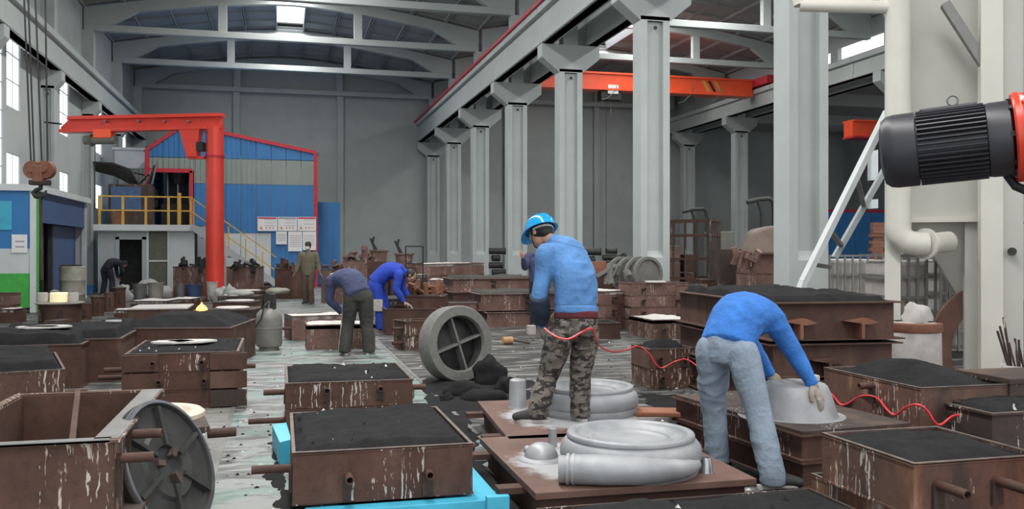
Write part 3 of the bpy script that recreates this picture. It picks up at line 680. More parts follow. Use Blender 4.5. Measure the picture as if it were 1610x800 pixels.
def flask(A, B, depth, h, label, ztop=None, tiers=1, mat='rust', top='sand', heap=.02, kind='flat', pipes=(), clamps=(), lip=.012, name='moulding_box', group='steel moulding boxes on the floor', n=22, zb=None, ribs=0, patch=None, cat='moulding box', square=True):
    """A, B = the two near upper corners as seen (world points); depth goes away from the viewer"""
    NF[0] += 1; seed = NF[0]
    if square and abs(math.atan2(B.y - A.y, B.x - A.x)) < .16: k_ = A.y / B.y; B = Vector((B.x * k_, B.y * k_, A.z))      # boxes are set square to the hall
    z1 = A.z; dx = B - A; dx.z = 0; w = dx.length; rz = math.atan2(dx.y, dx.x)
    z0 = z1 - h if zb is None else zb
    r = empty(name, (A.x, A.y, z0), rz, label, cat, group); H = z1 - z0
    th = H / tiers
    for k in range(tiers):
        zz = k * th
        off = 0 if tiers == 1 else (random.random() - .5) * .02
        o = wall_ring(w, depth, zz + .002, zz + th - .002, lip).build('side_wall' if tiers > 1 else 'side_walls', M[mat], r); o.location = (off, 0, 0)
        if tiers > 1: o.name = 'box_tier'
        if ribs:
            rb = MB()
            for i in range(ribs):
                x = w * (i + 1) / (ribs + 1); rb.box(x-.008, x+.008, -lip-.02, 0, zz+.01, zz+th-.01)
            for i in range(max(1, ribs)):
                y = depth * (i + 1) / (ribs + 1); rb.box(-lip-.02, 0, y-.008, y+.008, zz+.01, zz+th-.01)
            rb.build('rib', M[mat], r)
    if 0 < lip <= .02:
        e_ = MB(); g = .004
        for x0, x1, y0, y1 in ((-g, w+g, -g, .016), (-g, w+g, depth-.016, depth+g), (-g, .016, .016, depth-.016), (w-.016, w+g, .016, depth-.016)): e_.box(x0, x1, y0, y1, H-.006, H+.003)
        e_.build('worn_edge', M['edge'], r)
    if top == 'sand' or top == 'sand_grey':
        s = sand_mesh(w, depth, heap, seed, n, kind, .014, H - .012).build('sand_fill', M[top], r, smooth=True, angle=80)
        rs = random.Random(seed); fk = MB(); fd = MB()
        for q_ in range(int(10 + 16 * w * depth)):
            x, y, s_ = w*rs.uniform(.05, .95), depth*rs.uniform(.05, .95), rs.uniform(.004, .013)
            (fk if q_ % 3 == 0 else fd).add([(x+s_*a*rs.uniform(.5, 1.8), y+s_*b*rs.uniform(.5, 1.8), H+heap-.025+c*s_) for a, b, c in ((-1, -1, 0), (1, -1, 0), (1, 1, 0), (-1, 1, 0), (0, .2, 2.2))], [(0, 1, 4), (1, 2, 4), (2, 3, 4), (3, 0, 4)])
        if fk.v and heap < .05 and w > .4:
            fk.build('wash_flakes', M['white_scale'], r)['kind'] = 'stuff'; fd.build('sand_clods', M[top], r)['kind'] = 'stuff'
    elif top == 'lid': MB().box(-.01, w+.01, -.01, depth+.01, H, H+.02).build('cover_plate', M[patch or 'rust_dark'], r)
    elif top == 'white': sand_mesh(w, depth, .012, seed, 14, 'flat', .0, H - .006).build('wash_top', M['white_scale'], r)
    elif top == 'open': MB().box(.01, w-.01, .01, depth-.01, H*.15, H*.2).build('box_floor', M['rust_dark'], r)
    if patch and top.startswith('sand'):
        q = MB(); random.seed(seed)
        for _ in range(2 if w > .6 else 1):
            cx, cy, rr = w*(.25+.5*random.random()), depth*(.3+.4*random.random()), w*(.10+.06*random.random())
            pts = [(cx + rr*(.8+.35*random.random())*math.cos(t*math.pi/6)*1.5, cy + rr*(.8+.35*random.random())*math.sin(t*math.pi/6)) for t in range(12)]
            q.prism(pts, 'z', H+heap+.012, H+heap+.03)
        q.build('spilled_wash', M[patch], r)
    for side, u, t, ln in pipes:
        z = (t + .5) * th; c = MB(); rr = .024
        if side == 'f': p = (w*u, 0, z); q = (w*u, -ln, z)
        elif side == 'l': p = (0, depth*u, z); q = (-ln, depth*u, z)
        else: p = (w, depth*u, z); q = (w+ln, depth*u, z)
        c.pipe(p, q, rr, .007); c.build('handle_pipe', M['rust'], r, smooth=True)
        b = MB()
        if side == 'f': b.box(w*u-.03, w*u+.03, -.02, 0, z-th*.45, z-.0)
        elif side == 'l': b.box(-.02, 0, depth*u-.03, depth*u+.03, z-th*.45, z)
        else: b.box(w, w+.02, depth*u-.03, depth*u+.03, z-th*.45, z)
        b.build('handle_bracket', M['rust_dark'], r)
    for u in clamps:
        x = w*u; c = MB(); c.box(x-.05, x-.03, -.035, -.015, H*.15, H*.85); c.box(x+.03, x+.05, -.035, -.015, H*.15, H*.85)
        c.box(x-.06, x+.06, -.05, 0, H*.82, H*.9); c.box(x-.05, x+.05, -.05, 0, H*.1, H*.16); c.cyl((x, -.07, H*.5), (x, 0, H*.5), .025, n=8)
        c.build('clamp', M['rust_dark'], r)
    return r
def C(px, py, z): return at_z(px, py, z)
# ---------- right foreground / main lane
flask(C(460, 712, .40), C(743, 694, .40), 1.25, .29, 'big rusty box of black sand on the cyan frame, nearest in the lane', mat='rust_drip', heap=.035, n=44,
      pipes=(('f', .30, 0, .10), ('f', .74, 0, .10), ('l', .12, 0.1, .22), ('r', .15, .3, .05)), lip=.004, group=None)
flask(C(450, 603, .42), C(650, 595, .42), 1.14, .42, 'rusty box of black sand right behind the box on the cyan frame', tiers=2, mat='rust_drip', heap=.03, n=34,
      pipes=(('f', .31, 1.2, .07), ('f', .73, 1.2, .07), ('l', .1, 1.1, .18), ('l', .1, 0, .3), ('r', .1, 1.1, .12)), lip=.004, group=None)
for o_ in [x for x in COL.objects if x.get('label', '').startswith('big rusty box of black sand on the cyan')]:
    MB().box(0, .30, -.006, -.001, .01, .27).build('side_plate', M['rust'], o_)
    MB().box(.72, .99, -.006, -.001, .01, .27).build('side_plate', M['rust'], o_)
# cyan frame under them
a = C(480, 806, .1); b = C(790, 775, .1); k_ = a.y / b.y; b = Vector((b.x*k_, a.y, .1))
o = empty('steel_pallet', (a.x, a.y, 0), math.atan2(b.y-a.y, b.x-a.x), 'cyan painted steel pallet under the nearest sand box', 'pallet')
w = (fixz(b, 0) - fixz(a, 0)).length
MB().box(0, w, 0, .10, .0, .10).build('front_beam', M['cyan'], o, bevel=.004); MB().box(.1, .18, .10, 2.0, .0, .09).build('side_beam', M['cyan'], o); MB().box(w-.3, w, .10, 2.0, .0, .09).build('side_beam', M['cyan'], o)
MB().box(w-.10, w+.03, -.05, -.002, -.0, .13).build('corner_block', M['cyan'], o, bevel=.004); MB().box(.08, w-.3, .6, .7, 0, .08).box(.08, w-.3, 1.3, 1.4, 0, .08).build('cross_member', M['cyan'], o)
tag(MB().prism([(C(428,672,.15).x, C(428,672,.15).y), (C(450,668,.15).x, C(450,668,.15).y), (C(458,695,.15).x, C(458,695,.15).y), (C(440,700,.15).x, C(440,700,.15).y)], 'z', .002, .17).build('cyan_block', M['cyan']), 'cyan block sticking out left of the nearest sand boxes', 'block')
# ---------- pattern plates
def plate(A, B, depth, z, label, t=.04, skirt=.17, m='overspray', under='rust', cx=.6, cy=.5):
    dx = B - A; dx.z = 0; w = dx.length; rz = math.atan2(dx.y, dx.x); ux = dx.normalized(); uy = Vector((-ux.y, ux.x, 0))
    c = A + ux * w * cx + uy * depth * cy
    r = empty('pattern_plate', (c.x, c.y, z - t), rz, label, 'plate', None); x0, x1, y0, y1 = -w*cx, w*(1-cx), -depth*cy, depth*(1-cy)
    MB().box(x0, x1, y0, y1, 0, t).build('board', M[m], r, bevel=.004)
    if skirt: wall_ring(x1-x0-.1, y1-y0-.1, 0, skirt, .02).build('skirt', M[under], r).location = (x0+.05, y0+.05, -skirt)
    for yy in (.22, .8):
        MB().box(x0-.14, x0+.02, y0+(y1-y0)*yy-.05, y0+(y1-y0)*yy+.05, -.035, 0).build('lug', M['rust'], r)
    return r, (x0, x1, y0, y1), t
def volute(parent_loc, rz, z, R, label, outlet=True, s=1.0):
    r = empty('casting_pattern', (parent_loc[0], parent_loc[1], z), rz, label, 'pattern', None)
    pr = [(0, .0), (R*.95, 0), (R*.965, .012), (R*.975, .05), (R*.965, .058), (R*.985, .066), (R*1.0, .09), (R*1.0, .125), (R*.98, .155), (R*.935, .178), (R*.905, .186), (R*.895, .188), (R*.89, .193), (R*.905, .197), (R*.905, .212), (R*.89, .222), (R*.85, .226), (R*.80, .222), (R*.785, .214),
          (R*.76, .200), (R*.68, .182), (R*.60, .172), (R*.585, .186), (R*.555, .188), (R*.54, .180), (R*.44, .168), (R*.2, .163), (0, .163)]
    pr = [(a, b*s) for a, b in pr]
    MB().lathe(pr, n=72, close=False).build('ring_body', M['silver'], r, smooth=True, angle=50)
    if outlet:
        m = MB(); rr = .082
        m.tube([(-R*.86, -R*.90, rr), (-R*.45, -R*.94, rr*1.02), (R*.0, -R*.93, rr*1.02), (R*.25, -R*.885, rr*1.0), (R*.5, -R*.79, rr*.95), (R*.70, -R*.66, rr*.9), (R*.86, -R*.44, rr*.85)], [rr, rr*1.04, rr*1.0, rr*.93, rr*.80, rr*.62, rr*.4], 24)
        m.build('outlet_pipe', M['silver'], r, smooth=True)
        f = MB(); 
        for a_, b_, q in ((-1.03, -.92, rr*.93), (-.92, -.88, rr*1.08), (-.88, -.85, rr*.98), (-.85, -.81, rr*1.08)): f.cyl((R*a_, -R*.895, rr), (R*b_, -R*.90, rr), q, n=28)
        f.build('outlet_flange', M['silver'], r, smooth=True)
    return r
A_ = C(842, 775, .2); B_ = C(1190, 752, .2)
pr_, bb, t_ = plate(A_, B_, 1.48, .2, 'near brown pattern plate carrying the silver ring pattern with outlet pipe', cx=.44, cy=.44)
c0 = at_z(990, 722, .2)
c1_ = at_z(991, 736, .2)
V1 = volute((c1_.x, c1_.y), CAMROT - .04, .2, .42, 'near silver volute pattern with a round recess and side outlet pipe')
def on_plate(px, py, z=.2): return at_z(px, py, z)
p = on_plate(851, 722); dm = empty('dome_pattern', (p.x, p.y, .2), CAMROT, 'small shiny silver dome with a bead, left of the near silver ring', 'pattern')
MB().lathe([(0, 0), (.15, 0), (.14, .012), (.105, .02), (.10, .045), (.08, .08), (.045, .10), (0, .106)], n=32, close=False).build('dome', M['silver'], dm, smooth=True)
MB().ell((-.085, .02, .055), .028, .028, .028).build('bead', M['silver'], dm, smooth=True)
p = on_plate(869, 702); tag(MB().lathe([(0, .12), (.026, .12), (.030, 0), (0, 0)], n=20, close=False).build('riser_pin', M['silver'], None, smooth=True), 'small silver riser pin standing behind the silver dome', 'pin').location = (p.x, p.y, .2)
p = on_plate(1110, 742); o = tag(MB().lathe([(0, .085), (.028, .085), (.032, .08), (.040, .01), (.043, 0), (0, 0)], n=24, close=False).build('riser_cup', M['rim_metal'], None, smooth=True), 'small grey metal cup at the right corner of the near plate', 'cup'); o.location = (p.x, p.y, .2)
A_ = C(800, 690, .2); B_ = C(1046, 681, .2)
pr2, bb2, t2 = plate(A_, B_, 1.6, .2, 'far brown pattern plate on which the helmeted worker stands', cx=.55, cy=.50)
p = at_z(925, 648, .2)
volute((p.x, p.y), 0, .2, .40, 'silver ring pattern behind the legs of the helmeted worker', outlet=False)
p = at_z(814, 640, .2); o = tag(MB().lathe([(0, .235), (.05, .235), (.066, .225), (.07, .2), (.072, .01), (.08, 0), (0, 0)], n=28, close=False).build('riser_cylinder', M['silver'], None, smooth=True), 'small silver cylinder standing left of the helmeted worker boot', 'cylinder'); o.location = (p.x, p.y, .2)
a = at_z(985, 650, .21); o = empty('wedge_board', (a.x, a.y, .185), CAMROT - .12, 'orange-brown board end right of the far silver ring', 'board')
MB().box(0, .48, 0, .24, 0, .04).build('plank', M['orange_brown'], o, bevel=.01)
# third pattern, worked on by the bent worker
A_ = C(1092, 632, .36); B_ = C(1300, 690, .36)
flask(C(1064, 624, .34), C(1262, 683, .34), .85, .34, 'rusty box under the silver cone pattern, behind the bent worker', mat='rust_drip', top='lid', tiers=2, lip=.03, group=None)
p = at_z(1250, 655, .345); o = empty('cone_pattern', (p.x, p.y, .342), 0, 'silver cone pattern under the gloved hand of the bent worker', 'pattern')
MB().lathe([(0, 0), (.385, 0), (.39, .010), (.385, .016), (.285, .020), (.28, .04), (.245, .16), (.215, .225), (.20, .238), (.15, .245), (0, .245)], n=64, close=False).build('cone_body', M['silver'], o, smooth=True, angle=50)
MB().lathe([(0, .24), (.10, .24), (.10, .25), (.085, .258), (0, .258)], n=32, close=False).build('cap', M['plaster'], o, smooth=True)
MB().box(-.03, .03, -.03, .03, .24, .285).build('clay_lump', M['plaster'], o, bevel=.01).location = (.17, .03, 0)
# stack foreground right
def flask3(L, Cn, R, h, label, **k):
    """corner-on box: L = left end of the receding side, Cn = near corner, R = right end of the front"""
    return flask(Cn, R, (L - Cn).to_2d().length, h, label, **k)
flask3(C(1270, 682, .5), C(1437, 729, .5), C(1640, 712, .5), .26, 'scorched box of black sand in the right foreground with orange stains', mat='rust_hot', heap=.06, kind='mound', n=44, pipes=(('f', .17, .1, .20), ('f', .62, .1, .20)), lip=.004, group=None)
flask3(C(1268, 745, .235), C(1437, 812, .235), C(1660, 790, .235), .235, 'lower scorched box under the right foreground sand box', mat='rust_hot', top='none', pipes=(('l', .45, .1, .10),), lip=.004, group=None)
flask3(C(1312, 577, .56), C(1447, 610, .56), C(1590, 602, .56), .28, 'whitewashed and rusty sand box under the red coiled hose at right', mat='rust_hot', heap=.12, kind='mound', n=36, pipes=(('f', .38, .1, .13), ('f', .9, .1, .12), ('l', .45, .3, .12)), lip=.004, group=None)
flask3(C(1316, 618, .275), C(1450, 668, .275), C(1592, 658, .275), .27, 'lower whitewashed box under the hose-draped sand box', mat='rust_heavy', top='none', lip=.004, group=None)
flask(C(1560, 650, .45), C(1700, 640, .45), .9, .45, 'dark sand box cut by the right edge of the photo', mat='rust_dark', heap=.03, group=None)
flask(C(1588, 600, .58), C(1700, 594, .58), .5, .2, 'dark rusty box at the right edge beside the bucket of rods', mat='rust_dark', top='lid', group=None, zb=.0)
# bottom centre black sand
a = C(930, 800, .22); b = C(1340, 778, .22)
flask(C(905, 860, .22), C(1390, 815, .22), .62, .22, 'flat bed of black sand at the bottom edge before the near plate', mat='rust_dark', heap=.03, n=40, lip=0, group=None)
# big I-section stack behind the bent worker
a = C(1215, 475, 1.04); b = C(1405, 473.0, 1.04); lft = C(1090, 457, 1.04); dep_ = (lft - a).length
for k, (zt, hh, lab) in enumerate(((1.04, .36, 'top'), (.67, .32, 'middle'), (.34, .34, 'bottom'))):
    A2 = Vector((a.x, a.y, zt)); B2 = Vector((b.x, b.y, zt))
    if k: B2 = A2 + (B2 - A2) * (.985 if k == 1 else .93)
    r = flask(A2, B2, dep_, hh - .015, {'top': 'topmost wide flanged steel box heaped with black sand behind the bent worker', 'middle': 'middle flanged steel box of the wide stack behind the bent worker', 'bottom': 'bottom flanged steel box of the wide stack behind the bent worker'}[lab],
          mat='rust', top='sand' if k == 0 else 'none', heap=.07, kind='flat', lip=.07, n=40, group='wide flanged boxes in one stack', square=False)
    w = (B2 - A2).length
    for u in (.18, .68) if k == 0 else (.42,):
        m = MB(); z = (hh) * .45; m.prism([(w*u-.14, z+.01), (w*u+.05, z+.04), (w*u+.16, z), (w*u+.05, z-.02)], 'y', -.12, 0); m.box(w*u-.015, w*u+.015, -.13, 0, .02, z)
        m.build('lifting_lug', M['rust_orange'] if k == 0 else M['rust'], r)
# G: corner-on box with the heap, middle right
flask3(C(975, 542, .43), C(1022, 549, .43), C(1092, 548, .43), .43, 'two-tier whitewashed box with a heap of sand beside the red hose', tiers=2, mat='rust_heavy', heap=.10, kind='mound', pipes=(('f', .20, 1, .06), ('f', .75, 1, .06), ('f', .25, 0, .05), ('f', .95, 0, .05)), lip=.004, group=None)
flask3(C(990, 496, .33), C(1026, 503, .33), C(1096, 502, .33), .33, 'box with a bright cream top and heavy white runs beyond the hose', mat='rust_heavy', top='white', group=None, pipes=(('f', .25, 0, .05), ('f', .8, 0, .05)))
flask(C(945, 508, .27), C(975, 507, .27), .45, .27, 'small plain brown box just right of the helmeted worker', group=None)
# stacks with handles
flask(C(993, 445, .889), C(1082, 444, .889), .7, .889, 'tall four-tier brown stack with ledge handles right of the worker', tiers=4, mat='rust_red', top='none', group=None, pipes=(('f', .2, 3, .1), ('f', .2, 2, .1), ('f', .2, 1, .1), ('f', .8, 2, .1)))
flask(C(952, 458, .734), C(990, 456, .734), .7, .734, 'three-tier pinkish brown stack beside the tall brown stack', tiers=3, mat='rust_red', top='white', group=None, pipes=(('f', .3, 2, .1), ('f', .3, 1, .1)))
flask(C(1086, 448, .854), C(1112, 447, .854), .6, .854, 'narrow brown stack with two ledge handles left of the wide stack', tiers=3, mat='rust_red', group=None, pipes=(('f', .3, 2, .12), ('f', .3, 1, .12)))
flask(C(938, 450, .7), C(962, 449, .7), 1.0, .7, 'brown box half hidden behind the blue jacket, right side', mat='rust_red', top='lid', group=None)
# ---------- middle group
flask(C(766, 491, .29), C(905, 489, .29), 1.3, .29, 'lowest long box of the stack left of the helmeted worker', mat='rust_red', top='none', lip=.04, group=None)
flask(C(756, 462, .64), C(900, 460, .64), 1.35, .34, 'long flanged box with grey sand on top, left of the worker', mat='rust_red', top='sand_grey', heap=.05, kind='flat', lip=.05, group=None, clamps=(.5,), pipes=(('l', .2, -.1, .15),))
flask(C(712, 438, .886), C(838, 437, .886), 1.2, .31, 'long box with a grey sand lid behind the flanged stack', mat='rust_red', top='sand_grey', heap=.06, lip=.05, group=None, clamps=(.5,))
flask(C(712, 461, .566), C(838, 460, .566), 1.2, .566, 'dark base box under the long box with grey sand lid', mat='rust', top='none', lip=.03, group=None)
flask(C(668, 415, 1.17), C(761, 413, 1.17), 1.0, 1.17, 'tall red-brown stack in front of the second pillar row', tiers=4, mat='rust_red', top='white', group=None)
flask(C(640, 418, 1.05), C(672, 417, 1.05), 1.0, 1.05, 'narrow whitewashed stack left of the tall red-brown stack', tiers=3, mat='rust_heavy', top='white', group=None)
flask(C(607, 486, .46), C(700, 484, .46), 1.1, .46, 'open box over which the royal blue worker bends', mat='rust', top='open', group=None, lip=.01)
flask(C(638, 505, .44), C(682, 503, .44), .42, .44, 'small box with grey rim and two side pipes left of the big ring', mat='rust_heavy', top='open', group=None, tiers=2, pipes=(('l', .2, 1, .18), ('l', .2, 0, .18)))
flask(C(600, 470, .55), C(694, 468, .55), 1.2, .55, 'dark grey sand box behind the open box of the royal blue worker', mat='rust_dark', top='sand_grey', group=None, heap=.02)
flask(C(703, 478, .47), C(748, 478, .47), .5, .47, 'low red-brown box peeping out above the big standing ring', mat='rust_red', top='lid', group=None)
flask(C(482, 511, .375), C(590, 508, .375), .75, .375, 'plain brown box with a pale rim in front of the navy worker', mat='rust_red', top='white', group=None, lip=.006)
flask(C(459, 497, .41), C(560, 494, .41), .7, .41, 'brown box behind, with a white sheet, where the navy worker reaches', mat='rust_red', top='white', group=None, lip=.006, pipes=(('l', .1, 0, .2),))
flask(C(430, 448, .17), C(484, 448, .17), 1.2, .17, 'low pale orange-brown slab box on the far floor', mat='rust_orange', top='lid', patch='plaster', group=None)
# ---------- left lane
flask(C(196, 557, .53), C(374, 555, .53), 1.35, .53, 'three-tier box with white runs and four pipe stubs in the left row', tiers=3, mat='rust_drip', heap=.02, n=34, patch='white_scale',
      pipes=(('f', .25, 2, .09), ('f', .68, 2, .09), ('f', .30, 1, .09), ('f', .70, 1, .09), ('r', .1, 1.6, .16), ('l', .1, 1.6, .2), ('l', .3, 1, .3)), lip=.004, group=None)
flask(C(190, 516, .52), C(362, 515, .52), 1.5, .52, 'box with a sloping heap of black sand in front of the flame', mat='rust', heap=.16, kind='frustum', n=34, group=None, pipes=(('r', .1, 0, .14), ('l', .05, 0, .15)))
flask(C(-70, 590, .50), C(102, 580, .50), 1.45, .5, 'wide black sand box with white runs at the left edge', mat='rust_heavy', heap=.09, n=34, group=None, pipes=(('r', .25, 0, .2), ('f', .72, 0, .1)), lip=.004)
flask(C(-60, 545, .48), C(128, 540, .48), 1.8, .48, 'black sand box behind the wide one at the left edge', mat='rust', heap=.13, n=34, patch='white_scale', group=None)
flask(C(118, 533, .50), C(190, 531, .50), 1.7, .5, 'low black sand mound box between the two left rows', mat='rust', heap=.12, n=30, patch='plaster', group=None)
flask(C(202, 487, .5), C(294, 485, .5), 1.2, .5, 'long rusty box with pale lid behind the sloping sand heap', mat='rust', top='lid', patch='plaster', group=None, tiers=2)
ob_ = [x for x in COL.objects if x.get('label', '').startswith('three-tier box with white runs')][0]
for k in range(3):
    for x0, x1 in ((-.02, .30), (.76, 1.10)):
        MB().box(x0, x1, -.045, -.012, .01 + k*.177, .168 + k*.177).build('corner_plate', M['rust' if k else 'rust_dark'], ob_, bevel=.003)
# near left open box
a = C(-120, 703, .62); b = C(178, 682, .62)
nb = flask(a, b, 1.55, .40, 'large open rusty box with a wide flange at the left edge, nearest', mat='rust_heavy', top='open', lip=.035, group=None, pipes=(('r', .05, .22, .17), ('r', .24, .36, .17)))
w = (b - a).length
li = MB(); li.box(.015, w-.015, .015, .022, .06, .385).box(.015, w-.015, 1.528, 1.535, .06, .385).box(.015, .022, .02, 1.53, .06, .385).box(w-.022, w-.015, .02, 1.53, .06, .385); li.build('inner_lining', M['rust'], nb)
MB().bar((w*.42, 1.54, .39), (w*.75, .05, .2), .03, .05).build('cross_brace', M['rust'], nb)
MB().box(w-.075, w+.035, 0, 1.55, .388, .402).box(0, w, -.035, .03, .388, .402).build('flange', M['grey_metal'], nb)
a2 = Vector((a.x, a.y, .215)); b2 = Vector((b.x, b.y, .215)); b2 = a2 + (b2-a2)*1.12
flask(a2, b2, 1.5, .21, 'lower box under the large open box at the left edge', mat='rust', top='lid', lip=.01, group=None, pipes=(('r', .04, .25, .10), ('r', .5, .3, .12)))
# plate with cream ring
pp, bb3, t3 = plate(C(165, 682, .25), C(330, 670, .25), .95, .25, 'dark steel plate carrying a cream refractory ring', m='rust_dark', skirt=.2, cx=.5, cy=.5)
MB().cyl((bb3[1], bb3[2]+.2, -.05), (bb3[1]+.2, bb3[2]+.2, -.05), .035).build('handle_pipe', M['rust'], pp)
p = at_z(243, 655, .25); o = empty('cream_ring', (p.x, p.y, .25), 0, 'flat cream refractory ring lying on the dark plate', 'ring')
MB().lathe([(.0, .01), (.24, .01), (.27, .045), (.335, .05), (.36, .03), (.36, 0), (0, 0)], n=48, close=False).build('ring_body', M['cream'], o, smooth=True, angle=30)
# ---------- standing wheel castings
def orient(face, roll=0):
    z = Vector(face).normalized(); x = Vector((0, 0, 1)).cross(z).normalized(); y = z.cross(x)
    return Matrix((x, y, z)).transposed().to_4x4() @ Matrix.Rotation(roll, 4, 'Z')
ww = at_z(718, 600, 0); R = .435
o = empty('ring_casting', (ww.x, ww.y, .0), 0, 'big sand-grey ring casting standing on edge with a cross inside', 'casting')
view = (Vector((0, 0, 0)) - Vector((ww.x, ww.y, 0))).normalized(); side = Vector((-view.y, view.x, 0))
face = (view * .82 + side * .53 + Vector((0, 0, .10))).normalized()
m = Matrix.Translation((0, 0, R + .0)) @ orient(face, .28)
MB().lathe([(R*.70, -.13), (R*.93, -.15), (R, -.12), (R, .08), (R*.97, .10), (R*.74, .10), (R*.70, .06)], m, 56, close=False).build('rim', M['cast_grey'], o, smooth=True, angle=35)
MB().lathe([(R*.71, -.13), (R*.71, -.09), (R*.3, -.05), (0, -.04), (0, -.13)], m, 40, close=False).build('web_disc', M['cast_dark'], o, smooth=True)
for a_ in (0, math.pi/2):
    c, s = math.cos(a_), math.sin(a_); mm = m @ Matrix.Rotation(a_, 4, 'Z'); MB().box(-R*.72, R*.72, -.012, .012, -.06, .055, mm).build('cross_rib', M['cast_grey'], o)
ww = at_z(264, 832, 0); R = .36
o = empty('wheel_casting', (ww.x, ww.y, 0), 0, 'dark spoked disc casting leaning on edge beside the left open box', 'casting')
view = (-Vector((ww.x, ww.y, 0))).normalized(); side = Vector((-view.y, view.x, 0))
face = (view * .62 - side * .62 + Vector((0, 0, .42))).normalized()
face = (view * .50 + side * .74 + Vector((0, 0, .36))).normalized()
m = Matrix.Translation((0, 0, R*.96)) @ orient(face, .35)
MB().lathe([(0, -.03), (R*.9, -.05), (R*.985, -.05), (R, -.035), (R, .015), (R*.985, .022), (R*.94, .022), (R*.925, .0), (R*.86, -.008), (R*.55, .0), (R*.5, .018), (R*.3, .012), (R*.28, -.01), (0, -.012)], m, 64, close=False).build('disc', M['cast_dark'], o, smooth=True, angle=35)
MB().lathe([(R*.945, .018), (R*.95, .03), (R*.99, .03), (R*1.005, .02), (R*1.005, -.0), (R*.945, .0)], m, 64, close=False).build('machined_rim', M['rim_metal'], o, smooth=True, angle=35)
for k in range(6):
    MB().box(R*.3, R*.9, -.012, .012, -.01, .03, m @ Matrix.Rotation(k*math.pi/3, 4, 'Z')).build('spoke_rib', M['cast_dark'], o)
for k in range(3): MB().box(R*.14, R*.3, -.015, .015, -.01, .03, m @ Matrix.Rotation(k*2.1+.4, 4, 'Z')).build('hub_lug', M['rust_dark'], o)
# loose black sand lumps beside the ring
def lump(px, py, rx, ry, rz_, label, m='sand', seed=0, name='sand_lump', cat='sand lump', group='black sand lumps by the ring casting', d=None, z=0):
    p = at_z(px, py, 0) if d is None else fixz(at_d(px, py, d), z)
    mb = MB(); mb.ell((0, 0, 0), rx, ry, rz_, n=22, k=14)
    mb.v = [tuple(Vector(v) * (1 + .35 * noise.noise(Vector(v) * (1.6 / max(rx, .05)) + Vector((seed, 0, 0))) + .12 * noise.noise(Vector(v) * (5 / max(rx, .05))))) for v in mb.v]
    mb.v = [(x, y, max(z_, -rz_*.45)) for x, y, z_ in mb.v]
    o = mb.build(name, M[m], None, smooth=True, angle=80); o.location = (p.x, p.y, p.z + rz_*.45 if d is None else z + rz_*.45); o.rotation_euler = (0, 0, CAMROT)
    return tag(o, label, cat, group)
lump(770, 606, .20, .15, .21, 'largest black sand lump right of the ring casting', seed=1)
lump(728, 625, .18, .12, .13, 'broad black sand lump at the foot of the ring casting', seed=2)
lump(702, 634, .08, .07, .07, 'small black sand lump, leftmost at the ring foot', seed=3)
lump(758, 634, .22, .12, .10, 'low black sand lump in front of the largest one', seed=4)
lump(797, 618, .12, .1, .12, 'black sand lump half behind the silver cylinder', seed=5)
# gas cylinder
p = at_z(423, 550, 0); o = empty('gas_cylinder', (p.x, p.y, 0), CAMROT, 'dusty grey gas cylinder standing at the edge of the lane', 'gas cylinder')
R = .195
MB().lathe([(R*.75, 0), (R*.75, .05), (R*.93, .06), (R, .10), (R*1.0, .46), (R*.93, .55), (R*.65, .61), (R*.3, .63), (0, .63)], n=36, close=False).build('body', M['tank_grey'], o, smooth=True)
MB().lathe([(R*1.005, .325), (R*1.02, .33), (R*1.02, .34), (R*1.005, .345)], n=36, close=False).build('weld_seam', M['tank_grey'], o)
MB().lathe([(R*.72, 0), (R*.74, 0), (R*.74, .05), (R*.72, .05)], n=24, close=False).build('foot_ring', M['tank_grey'], o)
MB().box(-.09, .09, .02, .04, .62, .84).box(-.1, -.08, -.08, .04, .62, .84).box(.08, .1, -.08, .04, .62, .84).build('valve_guard', M['cast_dark'], o)
MB().cyl((0, -.02, .62), (0, -.02, .74), .025).cyl((0, -.06, .72), (0, .01, .72), .018).build('valve', M['grey_metal'], o)
MB().tube([(0, -.05, .73), (-.01, -.2, .68), (-.06, -.24, .48), (-.14, -.24, .36), (-.22, -.2, .32), (-.32, -.15, .40), (-.40, -.1, .45)], .013, 8).build('hose', M['cast_dark'], o, smooth=True)
# flame
p = at_d(317, 494, 12.6); o = tag(MB().lathe([(0, 0), (.05, .01), (.085, .05), (.075, .10), (.05, .13), (.02, .15), (0, .19)], n=7, close=False).build('gas_flame', M['flame'], None, smooth=True), 'small orange gas flame burning on the sand box', 'flame'); o.location = p
o.location.z = .60
# ---------- red coiled hoses
def hose(pts, label, r=.011):
    P = [Vector(p) for p in pts]; out = []
    for i in range(len(P)-1):
        p0, p1, p2, p3 = P[max(i-1, 0)], P[i], P[i+1], P[min(i+2, len(P)-1)]
        for k in range(8):
            t = k/8; out.append(.5*((2*p1) + (p2-p0)*t + (2*p0-5*p1+4*p2-p3)*t*t + (3*p1-p0-3*p2+p3)*t**3))
    out.append(P[-1]); return tag(MB().tube(out, r, 8).build('coiled_hose', M['hose'], None, smooth=True), label, 'hose')
